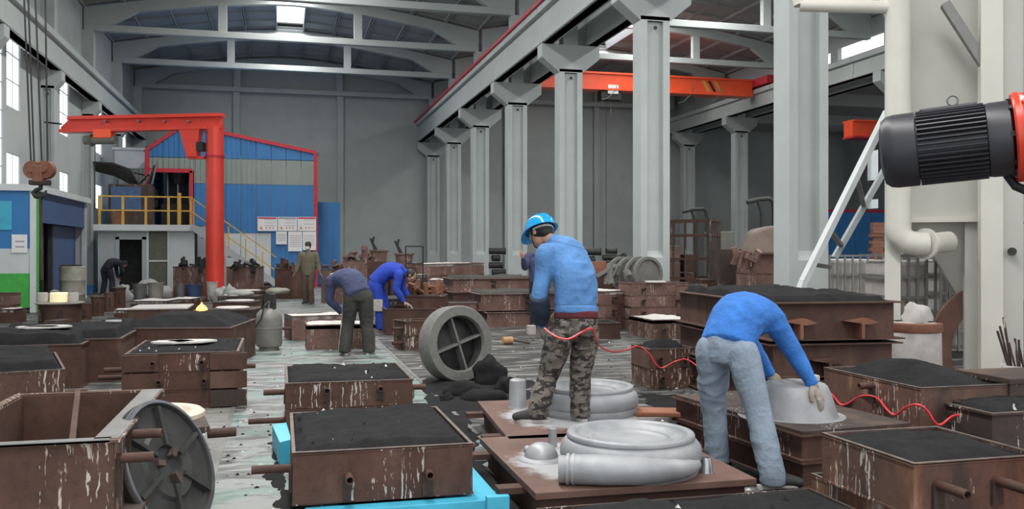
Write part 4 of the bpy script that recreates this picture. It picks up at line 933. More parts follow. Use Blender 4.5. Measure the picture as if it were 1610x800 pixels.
# ================================================================== people
def sample(P, n):
    """catmull-rom through tuples (x, y, z, rx, ry)"""
    out = []; P = [tuple(p) for p in P]
    for i in range(len(P) - 1):
        p0, p1, p2, p3 = P[max(i-1, 0)], P[i], P[i+1], P[min(i+2, len(P)-1)]
        for k in range(n):
            t = k / n; out.append(tuple(.5*((2*b) + (c-a)*t + (2*a-5*b+4*c-d)*t*t + (3*b-a-3*c+d)*t**3) for a, b, c, d in zip(p0, p1, p2, p3)))
    out.append(P[-1]); return out
def loft(mb, P, right, n=18, sub=5):
    """closed tapered body of elliptical sections; rx along `right`, ry across it"""
    S = sample(P, sub); vs = []; right = Vector(right)
    N = len(S)
    for i, p in enumerate(S):
        a0 = Vector(S[max(i-1, 0)][:3]); a1 = Vector(S[min(i+1, N-1)][:3]); t = (a1 - a0).normalized()
        a = right - t * right.dot(t)
        if a.length < .05: a = Vector((0, 1, 0)) - t * t.y
        a.normalize(); b = t.cross(a)
        c = Vector(p[:3]); e = 1.0
        vs += [c + a * math.cos(w) * max(.004, p[3]) + b * math.sin(w) * max(.004, p[4]) for w in [2*math.pi*j/n for j in range(n)]]
    # rounded end caps
    def cap(c, t, ring, r):
        tip = len(vs); vs.append(c + t * r * .45); return [(ring[j], ring[(j+1) % n], tip) for j in range(n)]
    fs = [(k*n+j, k*n+(j+1) % n, (k+1)*n+(j+1) % n, (k+1)*n+j) for k in range(N-1) for j in range(n)]
    t0 = (Vector(S[0][:3]) - Vector(S[1][:3])).normalized(); t1 = (Vector(S[-1][:3]) - Vector(S[-2][:3])).normalized()
    fs += [f[::-1] for f in cap(Vector(S[0][:3]), t0, list(range(n)), min(S[0][3:]))] + cap(Vector(S[-1][:3]), t1, list(range((N-1)*n, N*n)), min(S[-1][3:]))
    mb.add(vs, fs)
DG = [None]
def fuse(mb, name, m, parent, voxel, smooth=2, fold=0, ff=9, seed=0, mats=None):
    """one continuous surface out of overlapping lofts"""
    me = mb.mesh(name + '_raw'); o = bpy.data.objects.new(name + '_raw', me); COL.objects.link(o)
    r = o.modifiers.new('r', 'REMESH'); r.mode = 'VOXEL'; r.voxel_size = voxel
    if smooth: q = o.modifiers.new('s', 'SMOOTH'); q.iterations = smooth; q.factor = .6
    dg = bpy.context.evaluated_depsgraph_get(); ev = o.evaluated_get(dg); me2 = bpy.data.meshes.new_from_object(ev)
    bpy.data.objects.remove(o); bpy.data.meshes.remove(me)
    me2.name = name
    if fold:
        ns = [v.normal.copy() for v in me2.vertices]; sv = Vector((seed * 3.7, seed, 0))
        for v, nn in zip(me2.vertices, ns):
            p = v.co; q = Vector((p.x + p.z * .35, p.y, p.z * 1.5 - p.x * .3)) * ff + sv
            a = 1 - abs(noise.noise(q)) * 2; b = 1 - abs(noise.noise(q * 2.3 + Vector((3, 1, 2)))) * 2; c = noise.noise(p * 3.1 + sv)
            v.co = p + nn * fold * (.9 * a * max(.1, .5 + 1.2 * c) + .12 * b + .7 * c)
    for p in me2.polygons: p.use_smooth = True
    me2.materials.clear(); me2.materials.append(m)
    ob = bpy.data.objects.new(name, me2); COL.objects.link(ob); ob.parent = parent
    return ob
def hand(mb, wrist, tip, palm_n, side, curl=.5, s=1.0, glove=0.0):
    """palm + four unequal fingers + thumb, from wrist towards tip"""
    w = Vector(wrist); d = (Vector(tip) - w).normalized(); n = Vector(palm_n); n = (n - d * n.dot(d)).normalized(); a = d.cross(n) * side
    g = glove
    loft(mb, [(*(w - d*.02), .026+g, .020+g), (*(w + d*.03*s), .036+g, .017+g), (*(w + d*.075*s), .041+g, .015+g), (*(w + d*.095*s), .038+g, .012+g)], a, 12, 3)
    for k, (o, L) in enumerate(((-.028, .068), (-.010, .078), (.010, .072), (.027, .056))):
        p = w + d * .088 * s + a * o * s; q = [tuple(p) + (.0092+g, .0092+g)]; ang = 0; cur = p
        for j, fr in enumerate((.42, .32, .26)):
            ang += curl * (.55 + .3*j); dd = d * math.cos(ang) + n * math.sin(ang)
            cur = cur + dd * L * fr * s; q.append(tuple(cur) + (.0088 - .0012*j + g, .0088 - .0012*j + g))
        loft(mb, q, a, 8, 3)
    p = w + d * .025 * s - a * .026 * s; q = p - a * .028 * s + d * .028 * s + n * .012; r = q + d * .032 * s + n * .018 - a * .004
    loft(mb, [(*p, .013+g, .012+g), (*q, .0115+g, .011+g), (*r, .009+g, .009+g)], a, 8, 4)
def head_mesh(mb, M4):
    """cranium, jaw, brow, nose, lips and ears in a frame where +y is the face and +z the crown"""
    mb.ell((0, -.012, .03), .074, .094, .088, M4, 24, 16); mb.ell((0, .022, -.035), .056, .066, .072, M4, 20, 12); mb.ell((0, .05, -.082), .030, .028, .026, M4, 14, 8)
    mb.ell((0, .075, .032), .052, .014, .012, M4, 14, 8); mb.ell((0, .098, -.012), .012, .018, .020, M4, 12, 8); mb.ell((0, .090, .012), .008, .014, .026, M4, 10, 8)
    for s in (-1, 1):
        mb.ell((s*.045, .060, -.02), .022, .022, .022, M4, 12, 8); mb.ell((s*.076, -.008, .0), .008, .020, .032, M4, 12, 8); mb.ell((s*.030, .078, .008), .016, .010, .008, M4, 10, 6)
    mb.ell((0, .086, -.052), .024, .012, .007, M4, 12, 6); mb.ell((0, .085, -.062), .020, .011, .007, M4, 12, 6)
def face_parts(r, M4, eyes=True):
    for s in (-1, 1):
        e = MB(); e.ell((s*.030, .080, .014), .0125, .0105, .008, M4, 12, 8); e.build('eye', M['mask'], r, smooth=True)
        e = MB(); e.ell((s*.030, .0895, .014), .0055, .003, .0055, M4, 10, 6); e.build('iris', M['dark'], r, smooth=True)
def headframe(c, face, up=(0, 0, 1)):
    y = Vector(face).normalized(); z = Vector(up); x = y.cross(z).normalized(); z = x.cross(y)
    m = Matrix((x, y, z)).transposed().to_4x4(); return Matrix.Translation(Vector(c)) @ m
def shoe(mb_s, mb_o, ankle, toe, zg=0.0, L=.27):
    a = Vector(ankle); t = Vector((toe[0], toe[1], 0)).normalized(); rt = Vector((-t.y, t.x, 0)); h = a - t * .06; z0 = zg
    P = [(*(h + t*.0 + Vector((0, 0, z0 + .055 - a.z))), .034, .045), (*(h + t*.06 + Vector((0, 0, z0 + .062 - a.z))), .040, .056), (*(h + t*.14 + Vector((0, 0, z0 + .052 - a.z))), .044, .044), (*(h + t*.21 + Vector((0, 0, z0 + .042 - a.z))), .046, .034), (*(h + t*(L-.02) + Vector((0, 0, z0 + .036 - a.z))), .036, .026)]
    loft(mb_s, P, rt, 14, 4)
    b = h; out = []
    for k in range(20):
        w = 2*math.pi*k/20; u = math.cos(w); v = math.sin(w); out.append((b + t*(.10 + u*(L/2+.005) ) + rt * v * (.049 if u > 0 else .042)))
    n = 20; vs = [(p.x, p.y, z0+.001) for p in out] + [(p.x, p.y, z0+.024) for p in out]
    mb_o.add(vs, [tuple(range(n))[::-1], tuple(range(n, 2*n))] + [(i, (i+1) % n, n+(i+1) % n, n+i) for i in range(n)])
def person(loc, label, S, jacket, trousers, voxel=.009, fold=.007, seed=0, gloves=None, shoes=None, rz=CAMROT, dark_cuff=None, stripe=None):
    """S: joints in metres in a frame with x = picture right, y = away, z = up, origin on the ground"""
    r = empty('person', loc, rz, label, 'person', None)
    V = {k: Vector(v) for k, v in S.items() if isinstance(v, tuple) and len(v) == 3}
    hip, sho = V['hip'], V['sho']; R_h = (V['hr'] - V['hl']).normalized(); R_s = (V['sr'] - V['sl']).normalized(); mid = V.get('mid', (hip + sho) / 2)
    hc = V['head']; neck = sho + (hc - sho) * .45; sc = S.get('bulk', 1.0)
    # --- skin body (continuous: head, neck, torso, arms, hands, legs)
    b = MB(); HM = headframe(hc, V['face'], S.get('crown', (0, 0, 1))); head_mesh(b, HM)
    loft(b, [(*hip, .14, .10), (*mid, .125, .085), (*sho, .115, .070), (*neck, .052, .056), (*(hc + (neck - hc)*.3), .052, .056)], R_s, 18, 5)
    for s in 'lr':
        sh, el, wr, tp = V['s'+s], V['e'+s], V['w'+s], V['t'+s]
        loft(b, [(*sh, .044, .044), (*(sh*.5+el*.5), .042, .042), (*el, .036, .036), (*(el*.6+wr*.4), .038, .036), (*wr, .026, .021)], R_s, 12, 4)
        hand(b, wr, tp, V.get('pn'+s, Vector((0, .3, -1))), 1 if s == 'r' else -1, S.get('curl', .5))
        hp, kn, an = V['h'+s], V['k'+s], V['a'+s]
        loft(b, [(*hp, .08, .09), (*(hp*.5+kn*.5), .07, .075), (*kn, .052, .055), (*(kn*.6+an*.4), .050, .055), (*an, .036, .04), (*(an + Vector((0, 0, -.03))), .034, .04)], R_h, 12, 4)
    fuse(b, 'body', M['skin'], r, max(.0065, voxel * .8), 1)
    # --- jacket
    j = MB(); up = (sho - hip).normalized(); hem = hip + up * S.get('hem', .02)
    loft(j, [(*hem, .178*sc*S.get('hemw', 1), .135*sc), (*(hem*.75+mid*.25), .186*sc, .142*sc), (*mid, .195*sc, .145*sc), (*(mid*.4+sho*.6), .205*sc, .142*sc), (*(sho - up*.01), .188*sc, .122*sc), (*(sho + (hc - sho)*.20), .108, .092), (*(sho + (hc - sho)*.38), .078, .078), (*(sho + (hc - sho)*.50), .074, .076)], R_s, 24, 6)
    for s in 'lr':
        sh, el, wr = V['s'+s], V['e'+s], V['w'+s]; ins = sh + (sho - sh) * .35
        loft(j, [(*ins, .07, .075), (*sh, .080*sc, .082*sc), (*(sh*.55+el*.45), .070*sc, .072*sc), (*el, .062*sc, .064*sc), (*(el*.5+wr*.5), .056*sc, .057*sc), (*(el*.1+wr*.9), .044, .044), (*(wr + (wr-el).normalized()*.012), .042, .042)], R_s, 14, 5)
    fuse(j, 'jacket', M[jacket], r, voxel, 2, fold, 8, seed)
    # --- trousers
    t = MB(); tt = S.get('tleg', 1.0); wa = hip + up * .10
    loft(t, [(*wa, .158, .118), (*hip, .172, .132), (*(hip - Vector((0, 0, .09))), .168, .128)], R_h, 22, 5)
    for s in 'lr':
        hp, kn, an = V['h'+s], V['k'+s], V['a'+s]; cuff = an + Vector((0, 0, -.055))
        loft(t, [(*(hp + (hip - hp)*.25 + Vector((0, 0, .03))), .085, .10), (*hp, .102*tt, .118*tt), (*(hp*.6+kn*.4), .098*tt, .108*tt), (*kn, .080*tt, .088*tt), (*(kn*.5+an*.5), .080*tt, .086*tt), (*an, .078*tt, .084*tt), (*cuff, .078*tt, .086*tt)], R_h, 16, 5)
    fuse(t, 'trousers', M[trousers], r, voxel, 2, fold * .9, 9, seed + 5)
    # --- shoes, gloves
    for s in 'lr':
        a, b2 = MB(), MB(); shoe(a, b2, V['a'+s], S['toe'+s], S.get('zg'+s, 0.0))
        so = fuse(a, 'shoe', M[shoes or 'shoe'], r, .007, 1); b2.build('sole', M['sole'], so)
        if gloves:
            g = MB(); wr, tp, el = V['w'+s], V['t'+s], V['e'+s]; hand(g, wr, tp, V.get('pn'+s, Vector((0, .3, -1))), 1 if s == 'r' else -1, S.get('curl', .5), S.get('hs', 1.1), .0065 * S.get('hs', 1.1))
            dd = (wr - el).normalized(); loft(g, [(*(wr - dd*.03), .040, .040), (*(wr + dd*.01), .036, .034), (*(wr + (tp-wr).normalized()*.03), .040, .026)], R_s, 12, 3)
            fuse(g, 'glove', M[gloves], r, .006, 1, .002, 30, seed)
    return r, HM, V
def hard_hat(r, HM, mname='helmet'):
    h = MB(); pr = []
    for k in range(13):
        a = k / 12 * math.pi / 2; pr.append((math.cos(a), math.sin(a)))
    n = 40; vs = []
    for rr, zz in pr: vs += [(.118*rr*math.cos(w), -.005 + .140*rr*math.sin(w), .035 + .125*zz + .010*rr*0) for w in [2*math.pi*i/n for i in range(n)]]
    inn = []
    for rr, zz in pr: inn += [(.112*rr*math.cos(w), -.005 + .134*rr*math.sin(w), .033 + .119*zz) for w in [2*math.pi*i/n for i in range(n)]]
    fs = [(j*n+i, j*n+(i+1) % n, (j+1)*n+(i+1) % n, (j+1)*n+i) for j in range(12) for i in range(n)]
    h.add(vs, fs, HM); h.add(inn, [f[::-1] for f in fs], HM)
    h.build('hat_shell', M[mname], r, smooth=True)
    b = MB(); vs = []
    for (ra, rb, z) in ((.112, .134, .036), (.120, .146, .034), (.132, .160, .026), (.132, .160, .021), (.112, .134, .028)):
        for i in range(n):
            w = 2*math.pi*i/n; ext = max(0, math.sin(w))**3 * (.045 if ra > .13 else 0)
            vs.append((ra*math.cos(w), -.005 + rb*math.sin(w) + ext, z - ext*.45))
    b.add(vs, [(k*n+i, k*n+(i+1) % n, ((k+1) % 5)*n+(i+1) % n, ((k+1) % 5)*n+i) for k in range(5) for i in range(n)], HM); b.build('hat_brim', M[mname], r, smooth=True)
    for x, wd in ((0, .012), (-.045, .007), (.045, .007)):
        rb = MB(); P = []
        for k in range(15):
            a = math.pi * (.10 + .80 * k / 14); yy = .140*math.cos(a); zz = .125*math.sin(a); sc = math.sqrt(max(.1, 1 - (x/.118)**2)); P.append(HM @ Vector((x, -.005 + yy*sc, .036 + zz*sc)))
        rb.tube(P, wd*.6, 8); rb.build('hat_ridge', M[mname], r, smooth=True)
    s = MB(); P = [HM @ Vector((.086*math.cos(w), -.010 + .108*math.sin(w), .018)) for w in [math.pi*(1.0 + k/16) for k in range(17)]]; s.tube(P, .010, 6); s.build('hat_strap', M['plaster'], r)
    s = MB(); s.tube([HM @ Vector((x, y, z)) for x, y, z in ((-.084, .02, .02), (-.078, .03, -.04), (-.045, .05, -.10), (0, .055, -.115), (.045, .05, -.10), (.078, .03, -.04), (.084, .02, .02))], .005, 6); s.build('chin_strap', M['dark'], r)
def hair(r, HM, m='hair', low=-.045):
    h = MB(); h.ell((0, -.022, .032), .081, .097, .092, HM, 24, 16); h.ell((0, -.055, -.012), .062, .052, .055, HM, 18, 12); fuse(h, 'hair', M[m], r, .007, 1, .003, 60)
def cap(r, HM, m):
    h = MB(); h.lathe([(.0, .135), (.05, .13), (.078, .10), (.086, .055), (.086, .03), (.08, .03), (0, .03)], HM @ Matrix.Translation((0, -.008, 0)), 24, close=False, sy=1.18); h.build('cap', M[m], r, smooth=True)
    b = MB(); b.ell((0, .105, .038), .062, .055, .006, HM, 18, 6); b.build('cap_visor', M[m], r, smooth=True)
# ---------- A: the worker in the helmet, standing on the far plate, seen from behind
pA = at_d(880, 0, 6.87); sA = 206.7
def jA(px, py, y=0.0): return ((px - 880) / sA, y, 1.3 - (py - 394) / sA)
SA = dict(hip=jA(906, 508, .02), sho=jA(890, 392, .22), mid=jA(905, 445, .08), sl=jA(859, 400, .06), sr=jA(914, 408, .34), el=jA(848, 470, .02), er=(.27, .46, .99), wl=jA(853, 512, .16), wr=(.10, .50, .80),
    tl=jA(852, 537, .27), tr=(.0, .56, .77), pnl=(1, .2, 0), pnr=(-.4, -.3, -1), head=jA(852, 366, .36), face=(-.62, .62, -.42), crown=(-.1, .35, 1),
    hl=jA(880, 530, .0), hr=jA(922, 530, .06), kl=jA(862, 592, .06), kr=jA(914, 592, .08), al=jA(846, 640, -.02), ar=jA(914, 642, .04), toel=(-1, .12), toer=(-.35, 1), hem=.075, bulk=.98, tleg=.97, curl=.6, hemw=1.04)
rA, HMA, VA = person((pA.x, pA.y, .2), 'worker in a blue hard hat, sky blue jacket and camouflage trousers standing on the plate', SA, 'jacket_blue', 'camo', .0085, .011, 1, gloves='glove')
hair(rA, HMA); hard_hat(rA, HMA); face_parts(rA, HMA)
m = MB(); hp = VA['hip']; loft(m, [(hp.x, hp.y-.005, hp.z+.035, .172, .136), (hp.x, hp.y, hp.z+.085, .173, .138)], (VA['hr']-VA['hl']), 24, 3); fuse(m, 'sweater_hem', M['maroon_cloth'], rA, .009, 2)
m = MB(); loft(m, [(*jA(907, 483, .05), .190, .150), (*jA(907, 493, .045), .188, .150)], (VA['sr']-VA['sl']), 24, 3); fuse(m, 'waistband', M['jacket_blue'], rA, .008, 1, .004, 12)
for sd_ in ():
    pass
w0, e0 = VA['wl'], VA['el']; m = MB(); loft(m, [(*(e0*1.1-w0*.1), .074, .074), (*(e0*.75+w0*.25), .076, .076), (*(e0*.45+w0*.55), .070, .070), (*(e0*.1+w0*.9), .055, .055)], VA['sr']-VA['sl'], 16, 4); fuse(m, 'dark_lower_sleeve', M['dark_cuff'], rA, .008, 1, .006, 14)  # lower left sleeve covered in a darker blue than the jacket
# ---------- B: bent over the cone pattern on the right
pB = at_d(1170, 0, 6.0); sB = 236.7
def jB(px, py, y=0.0, k=0): return ((px - 1170) / sB, y, 1.5 - (py - 394) / sB)
SB = dict(hip=(-.10, .05, .865), sho=(.155, .33, 1.055), mid=(.005, .16, 1.045), sl=(.02, .48, 1.03), sr=(.235, .18, 1.04), el=(.20, .62, .82), er=(.385, .17, .80), wl=(.34, .62, .60), wr=(.49, .12, .60),
    tl=(.42, .60, .48), tr=(.565, .05, .43), pnl=(.3, .2, -1), pnr=(-.6, .5, -.3), head=(.26, .55, 1.01), face=(.35, .6, -.72), crown=(.7, .5, .6),
    hl=(-.19, .11, .82), hr=(-.02, -.05, .82), kl=(-.155, .20, .43), kr=(.065, -.14, .43), al=(-.13, .22, .10), ar=(.10, -.30, .10), toel=(.5, .85), toer=(1, .05), hem=-.02, bulk=1.06, tleg=1.0, curl=.45, hs=1.32, zgr=0.0, zgl=0.0)
rB, HMB, VB = person((pB.x, pB.y, 0), 'worker in a bright blue jacket and grey trousers bending over the cone pattern', SB, 'jacket_blue2', 'jeans_grey', .0085, .011, 2, gloves='glove')
hair(rB, HMB); face_parts(rB, HMB)
# ---------- C: navy jacket, dark trousers
pC = at_d(557, 0, 13.05); sC = 103.6
SC_ = dict(hip=(.06, .0, .88), sho=(-.22, .26, 1.10), mid=(-.06, .10, 1.08), sl=(-.36, .16, 1.07), sr=(-.08, .42, 1.07), el=(-.40, .22, .78), er=(-.06, .52, .80), wl=(-.26, .34, .60), wr=(-.10, .55, .56),
    tl=(-.20, .40, .48), tr=(-.14, .6, .44), pnl=(.5, .5, -1), pnr=(-.5, .2, -1), head=(-.36, .46, 1.03), face=(-.5, .6, -.75), crown=(-.7, .4, .6),
    hl=(-.04, .0, .84), hr=(.15, .04, .84), kl=(-.10, .08, .46), kr=(.16, .10, .46), al=(-.13, .0, .10), ar=(.20, .05, .10), toel=(-.4, 1), toer=(.1, 1), hem=-.02, bulk=1.05, tleg=1.12, curl=.5)
rC, HMC, VC = person((pC.x, pC.y, 0), 'worker in a faded navy jacket and charcoal trousers bending left beside the low boxes', SC_, 'navy_cloth', 'charcoal_cloth', .012, .009, 3)
cap(rC, HMC, 'plaster'); hair(rC, HMC)
m = MB(); m.tube([VC['hl'] + Vector((-.115, -.01, -.02)), VC['kl'] + Vector((-.095, -.01, 0)), VC['al'] + Vector((-.090, -.01, -.03))], .010, 6); m.build('side_stripe', M['plaster'], rC)
# ---------- D: royal blue workwear, bending right
pD = at_d(602, 0, 16.9); sD = 84
SD = dict(hip=(-.12, .0, .92), sho=(.33, .02, 1.12), mid=(.10, .0, 1.12), sl=(.30, .20, 1.08), sr=(.32, -.18, 1.06), el=(.34, .25, .80), er=(.28, -.22, .78), wl=(.48, .2, .58), wr=(.42, -.22, .56),
    tl=(.56, .2, .48), tr=(.52, -.24, .48), pnl=(0, 0, -1), pnr=(0, 0, -1), head=(.52, .02, 1.03), face=(.8, -.1, -.6), crown=(.6, 0, .8),
    hl=(-.13, .10, .86), hr=(-.13, -.10, .86), kl=(.0, .14, .48), kr=(-.04, -.12, .46), al=(-.08, .16, .10), ar=(.0, -.14, .10), toel=(1, .1), toer=(1, -.3), hem=-.04, bulk=1.1, tleg=1.1, curl=.7)
rD, HMD, VD = person((pD.x, pD.y, 0), 'worker in royal blue workwear bending right over an open box', SD, 'royal_cloth', 'royal_cloth', .012, .009, 4)
hair(rD, HMD, 'cast_dark'); 
m = MB(); m.box(-.18, .03, -.25, -.22, .38, .60); m.build('knee_pad', M['plaster'], rD, bevel=.01)
w = rD.matrix_basis @ VD['tr']; tag(MB().tube([w + Vector((-.06, 0, .06)), w + Vector((.03, 0, .0)), w + Vector((.10, 0, -.14)), w + Vector((.12, 0, -.22))], .014, 8).ell((w.x+.12, w.y, w.z-.24), .05, .05, .03).build('stirring_ladle', M['plaster'], None, smooth=True), 'small whitish ladle held by the royal blue worker', 'tool')
# ---------- E: masked worker walking at the back
pE = at_d(485, 0, 25.3)
SE = dict(hip=(0, .0, .93), sho=(-.01, 0, 1.40), mid=(0, 0, 1.16), sl=(.20, 0, 1.39), sr=(-.20, 0, 1.39), el=(.27, -.02, 1.10), er=(-.28, -.02, 1.10), wl=(.33, -.08, .88), wr=(-.34, -.08, .90),
    tl=(.40, -.10, .80), tr=(-.42, -.10, .80), pnl=(-1, 0, 0), pnr=(1, 0, 0), head=(-.01, -.01, 1.62), face=(-.15, -1, -.05), crown=(0, 0, 1),
    hl=(.09, 0, .88), hr=(-.09, 0, .88), kl=(.08, -.06, .48), kr=(-.10, .02, .48), al=(.08, .0, .09), ar=(-.10, .10, .09), toel=(.1, -1), toer=(-.2, -1), hem=-.12, bulk=1.05, tleg=1.05, curl=.4)
rE, HME, VE = person((pE.x, pE.y, 0), 'man in a khaki jacket, dark cap and white face mask walking towards the camera', SE, 'khaki_cloth', 'brown_cloth', .014, .008, 5)
hair(rE, HME); cap(rE, HME, 'dark'); face_parts(rE, HME)
m = MB(); m.ell((0, .062, -.035), .062, .052, .050, HME, 18, 12); m.build('face_mask', M['mask'], rE, smooth=True)
# ---------- F: bent dark figure far left
pF = at_d(170, 0, 31)
SF = dict(SC_); 
for k in list(SF):
    if isinstance(SF[k], tuple) and len(SF[k]) == 3: SF[k] = (SF[k][0] * -1, SF[k][1], SF[k][2])
    elif isinstance(SF[k], tuple): SF[k] = (SF[k][0] * -1, SF[k][1])
for a_, b_ in (('sl', 'sr'), ('el', 'er'), ('wl', 'wr'), ('tl', 'tr'), ('hl', 'hr'), ('kl', 'kr'), ('al', 'ar'), ('toel', 'toer'), ('pnl', 'pnr')): SF[a_], SF[b_] = SF[b_], SF[a_]
rF, HMF, VF = person((pF.x, pF.y, 0), 'stooping figure in near-black workwear by the platform at far left', SF, 'black_cloth', 'black_cloth', .018, .006, 6)
hair(rF, HMF)
# ---------- G: figure half hidden behind the helmeted worker
pG = at_d(848, 0, 17.5)
SG = dict(SE); SG['face'] = (-1, -.2, -.3); SG.update(er=(-.28, -.12, 1.18), wr=(-.32, -.30, 1.36), tr=(-.35, -.34, 1.44), sho=(0, 0, 1.34), head=(.02, 0, 1.54), pnr=(0, 1, 0))
rG, HMG, VG = person((pG.x, pG.y, 0), 'person in dark navy clothes almost hidden behind the helmeted worker', SG, 'navy_cloth', 'black_cloth', .014, .006, 7)
hair(rG, HMG); face_parts(rG, HMG)
# ---------- red coiled hoses
def J(px, py, d): return at_d(px, py, d)
hose([J(856, 516, 6.62), J(872, 528, 6.46), J(893, 533, 6.40), J(915, 522, 6.42), J(930, 516, 6.42), J(936, 530, 6.6), J(944, 545, 7.2), J(965, 553, 8.2), J(985, 550, 9.2), J(1003, 544, 9.6), J(1020, 555, 9.62), J(1032, 573, 9.60), J(1042, 578, 9.60), J(1062, 568, 9.55), J(1080, 565, 9.5), J(1098, 577, 9.0)], 'red coiled hose from the helmeted worker across the heaped box', .007)
hose([J(1298, 612, 7.2), J(1310, 622, 7.15), J(1322, 636, 7.05), J(1334, 634, 6.95), J(1350, 624, 6.85), J(1368, 622, 6.68), J(1382, 628, 6.58), J(1396, 645, 6.46), J(1408, 652, 6.36), J(1425, 640, 6.22), J(1443, 636, 6.05), J(1458, 646, 6.06), J(1470, 664, 6.06), J(1480, 667, 6.08), J(1498, 654, 6.10), J(1513, 654, 6.12), J(1526, 666, 6.14)], 'red coiled hose waving over the whitewashed sand box at right', .008)
# ================================================================== right-hand machine, dust collector, ladder
# motor on its red gearbox
ma = at_d(1392, 240, 4.6); mb_ = at_d(1596, 216, 4.35)
ax = (mb_ - ma); Lm = ax.length; axn = ax.normalized(); upv = Vector((0, 0, 1)); upv = (upv - axn * axn.z).normalized(); sd = axn.cross(upv)
MM = Matrix((axn, sd, upv)).transposed().to_4x4(); MM.translation = ma; MM = MM @ Matrix.Scale(.86, 4, (1, 0, 0))
mot = empty('electric_motor', (0, 0, 0), 0, 'charcoal finned electric motor bolted to the red gearbox, upper right', 'motor'); mot.matrix_basis = Matrix.Identity(4)
Rm = .185
RX = MM @ Matrix.Rotation(math.pi/2, 4, 'Y')         # lathe axis along the motor
def LX(prof, name, m, par, n=48, mat=None): return MB().lathe(prof, RX, n, close=False).build(name, M[m], par, smooth=True, angle=35)
LX([(0, -.025), (Rm*.55, -.025), (Rm*.86, -.01), (Rm*.97, .02), (Rm, .06), (Rm, .17), (Rm*.97, .175), (Rm*.9, .175), (0, .175)], 'fan_cowl', 'motor', mot)
LX([(Rm*.84, .17), (Rm*.84, .56), (0, .56)], 'stator_body', 'motor', mot)
fins = MB()
for k in range(44):
    a = 2*math.pi*k/44
    mt = MM @ Matrix.Rotation(a, 4, 'X'); fins.box(.18, .53, -.0035, .0035, Rm*.82, Rm*1.0, mt)
for k in range(44):
    a = 2*math.pi*k/44; MB().box(.18, .53, -.0035, .0035, Rm*.82, Rm*1.0, MM @ Matrix.Rotation(a, 4, 'X')).build('cooling_fin', M['motor'], mot)
LX([(Rm*.8, .53), (Rm*.96, .535), (Rm*.98, .56), (Rm*.98, .65), (Rm*.9, .66), (0, .66)], 'end_bell', 'motor', mot)
MB().box(.20, .50, -Rm*.35, Rm*.35, Rm*.86, Rm*1.02, MM).build('top_housing', M['motor'], mot, bevel=.01)
MB().box(.50, .60, -Rm*.80, -Rm*.45, Rm*.62, Rm*.80, MM).build('terminal_lug', M['motor'], mot, bevel=.006)
MB().box(.53, .64, -Rm*1.05, -Rm*.7, -Rm*.55, Rm*.15, MM).build('terminal_box', M['dark'], mot, bevel=.006)
tc = MM @ Vector((.38, 0, Rm*1.02)); P = [tc + axn*(.024*math.sin(w)) + upv*(.03 - .024*math.cos(w)) for w in [2*math.pi*k/16*.999 for k in range(17)]]
MB().tube(P, .006, 8).build('lifting_eye', M['grey_metal'], mot, smooth=True)
MB().box(.06, .13, -Rm*1.003, -Rm*.99, .07, .10, MM).build('rating_plate', M['rim_metal'], mot)
for k in range(8): 
    a = 2*math.pi*k/8; q = MM @ Matrix.Rotation(a, 4, 'X'); MB().box(.645, .665, -.012, .012, Rm*.9, Rm*1.02, q).build('bolt', M['dark'], mot)
gb = empty('red_gearbox', (0, 0, 0), 0, 'glossy red gearbox housing carrying the motor at the right edge', 'gearbox')
LX([(0, .665), (Rm*1.12, .665), (Rm*1.17, .675), (Rm*1.17, .70), (Rm*1.12, .71), (Rm*1.05, .74), (Rm*.98, .80), (Rm*1.0, 1.0), (Rm*1.25, 1.1), (Rm*1.25, 1.35), (0, 1.35)], 'housing', 'gear_red', gb, 56)
for k in range(8): MB().prism([(.70, Rm*1.0), (.70, Rm*1.15), (.95, Rm*1.0)], 'y', -.008, .008).build('web', M['gear_red'], gb).matrix_basis = MM @ Matrix.Rotation(2*math.pi*k/8, 4, 'X')
P = [MM @ Vector(v) for v in ((.62, -.04, -Rm*.9), (.66, -.05, -Rm*1.25), (.76, -.02, -Rm*1.55), (.92, 0, -Rm*1.6), (1.1, 0, -Rm*1.3))]
MB().tube(P, .022, 10).build('conduit', M['dark'], mot, smooth=True)
e_ = MM @ Vector((1.2, 0, 0)); MB().box(e_.x-.2, e_.x+.2, e_.y-.2, e_.y+.2, 0, e_.z-.05).build('support_column', M['gear_red'], gb, bevel=.01)
# dust collector
dc = empty('dust_collector', (0, 0, 0), 0, 'warm grey steel dust collector with hopper, legs and round duct at right', 'machine')
D0 = at_d(1426, 394, 10.6)
dcx, dcy = D0.x, D0.y; dc.location = (dcx, dcy, 0); PH = .38; dc.rotation_euler = (0, 0, CAMROT - PH)
def dz(py, d=10.6): return 1.5 + (394 - py) * d / 1420
def dx(px, d=10.6): u = (px - CX) / FPX; return (u - 621/1420) * d / (math.cos(PH) + u * math.sin(PH))
MB().box(0, 2.2, .25, 2.2, dz(346), 6.4).build('casing', M['beige_paint'], dc, bevel=.01)
MB().box(-.02, 2.2, .16, .25, dz(349), dz(340)).build('casing_flange', M['beige_light'], dc)
MB().add([(dx(1440), .3, dz(347)), (dx(1535), .3, dz(347)), (dx(1535), 1.9, dz(347)), (dx(1440), 1.9, dz(347)), (dx(1515), .7, dz(470)), (dx(1530), .7, dz(470)), (dx(1530), 1.0, dz(470)), (dx(1515), 1.0, dz(470))],
         [(0, 1, 2, 3), (7, 6, 5, 4), (0, 4, 5, 1), (1, 5, 6, 2), (2, 6, 7, 3), (3, 7, 4, 0)]).build('hopper', M['beige_paint'], dc)
MB().box(dx(1520), dx(1545), .25, .45, 0, dz(347)).build('leg', M['beige_paint'], dc, bevel=.005)
MB().box(.0, .2, 1.9, 2.1, 0, dz(347)).build('leg', M['beige_paint'], dc); 
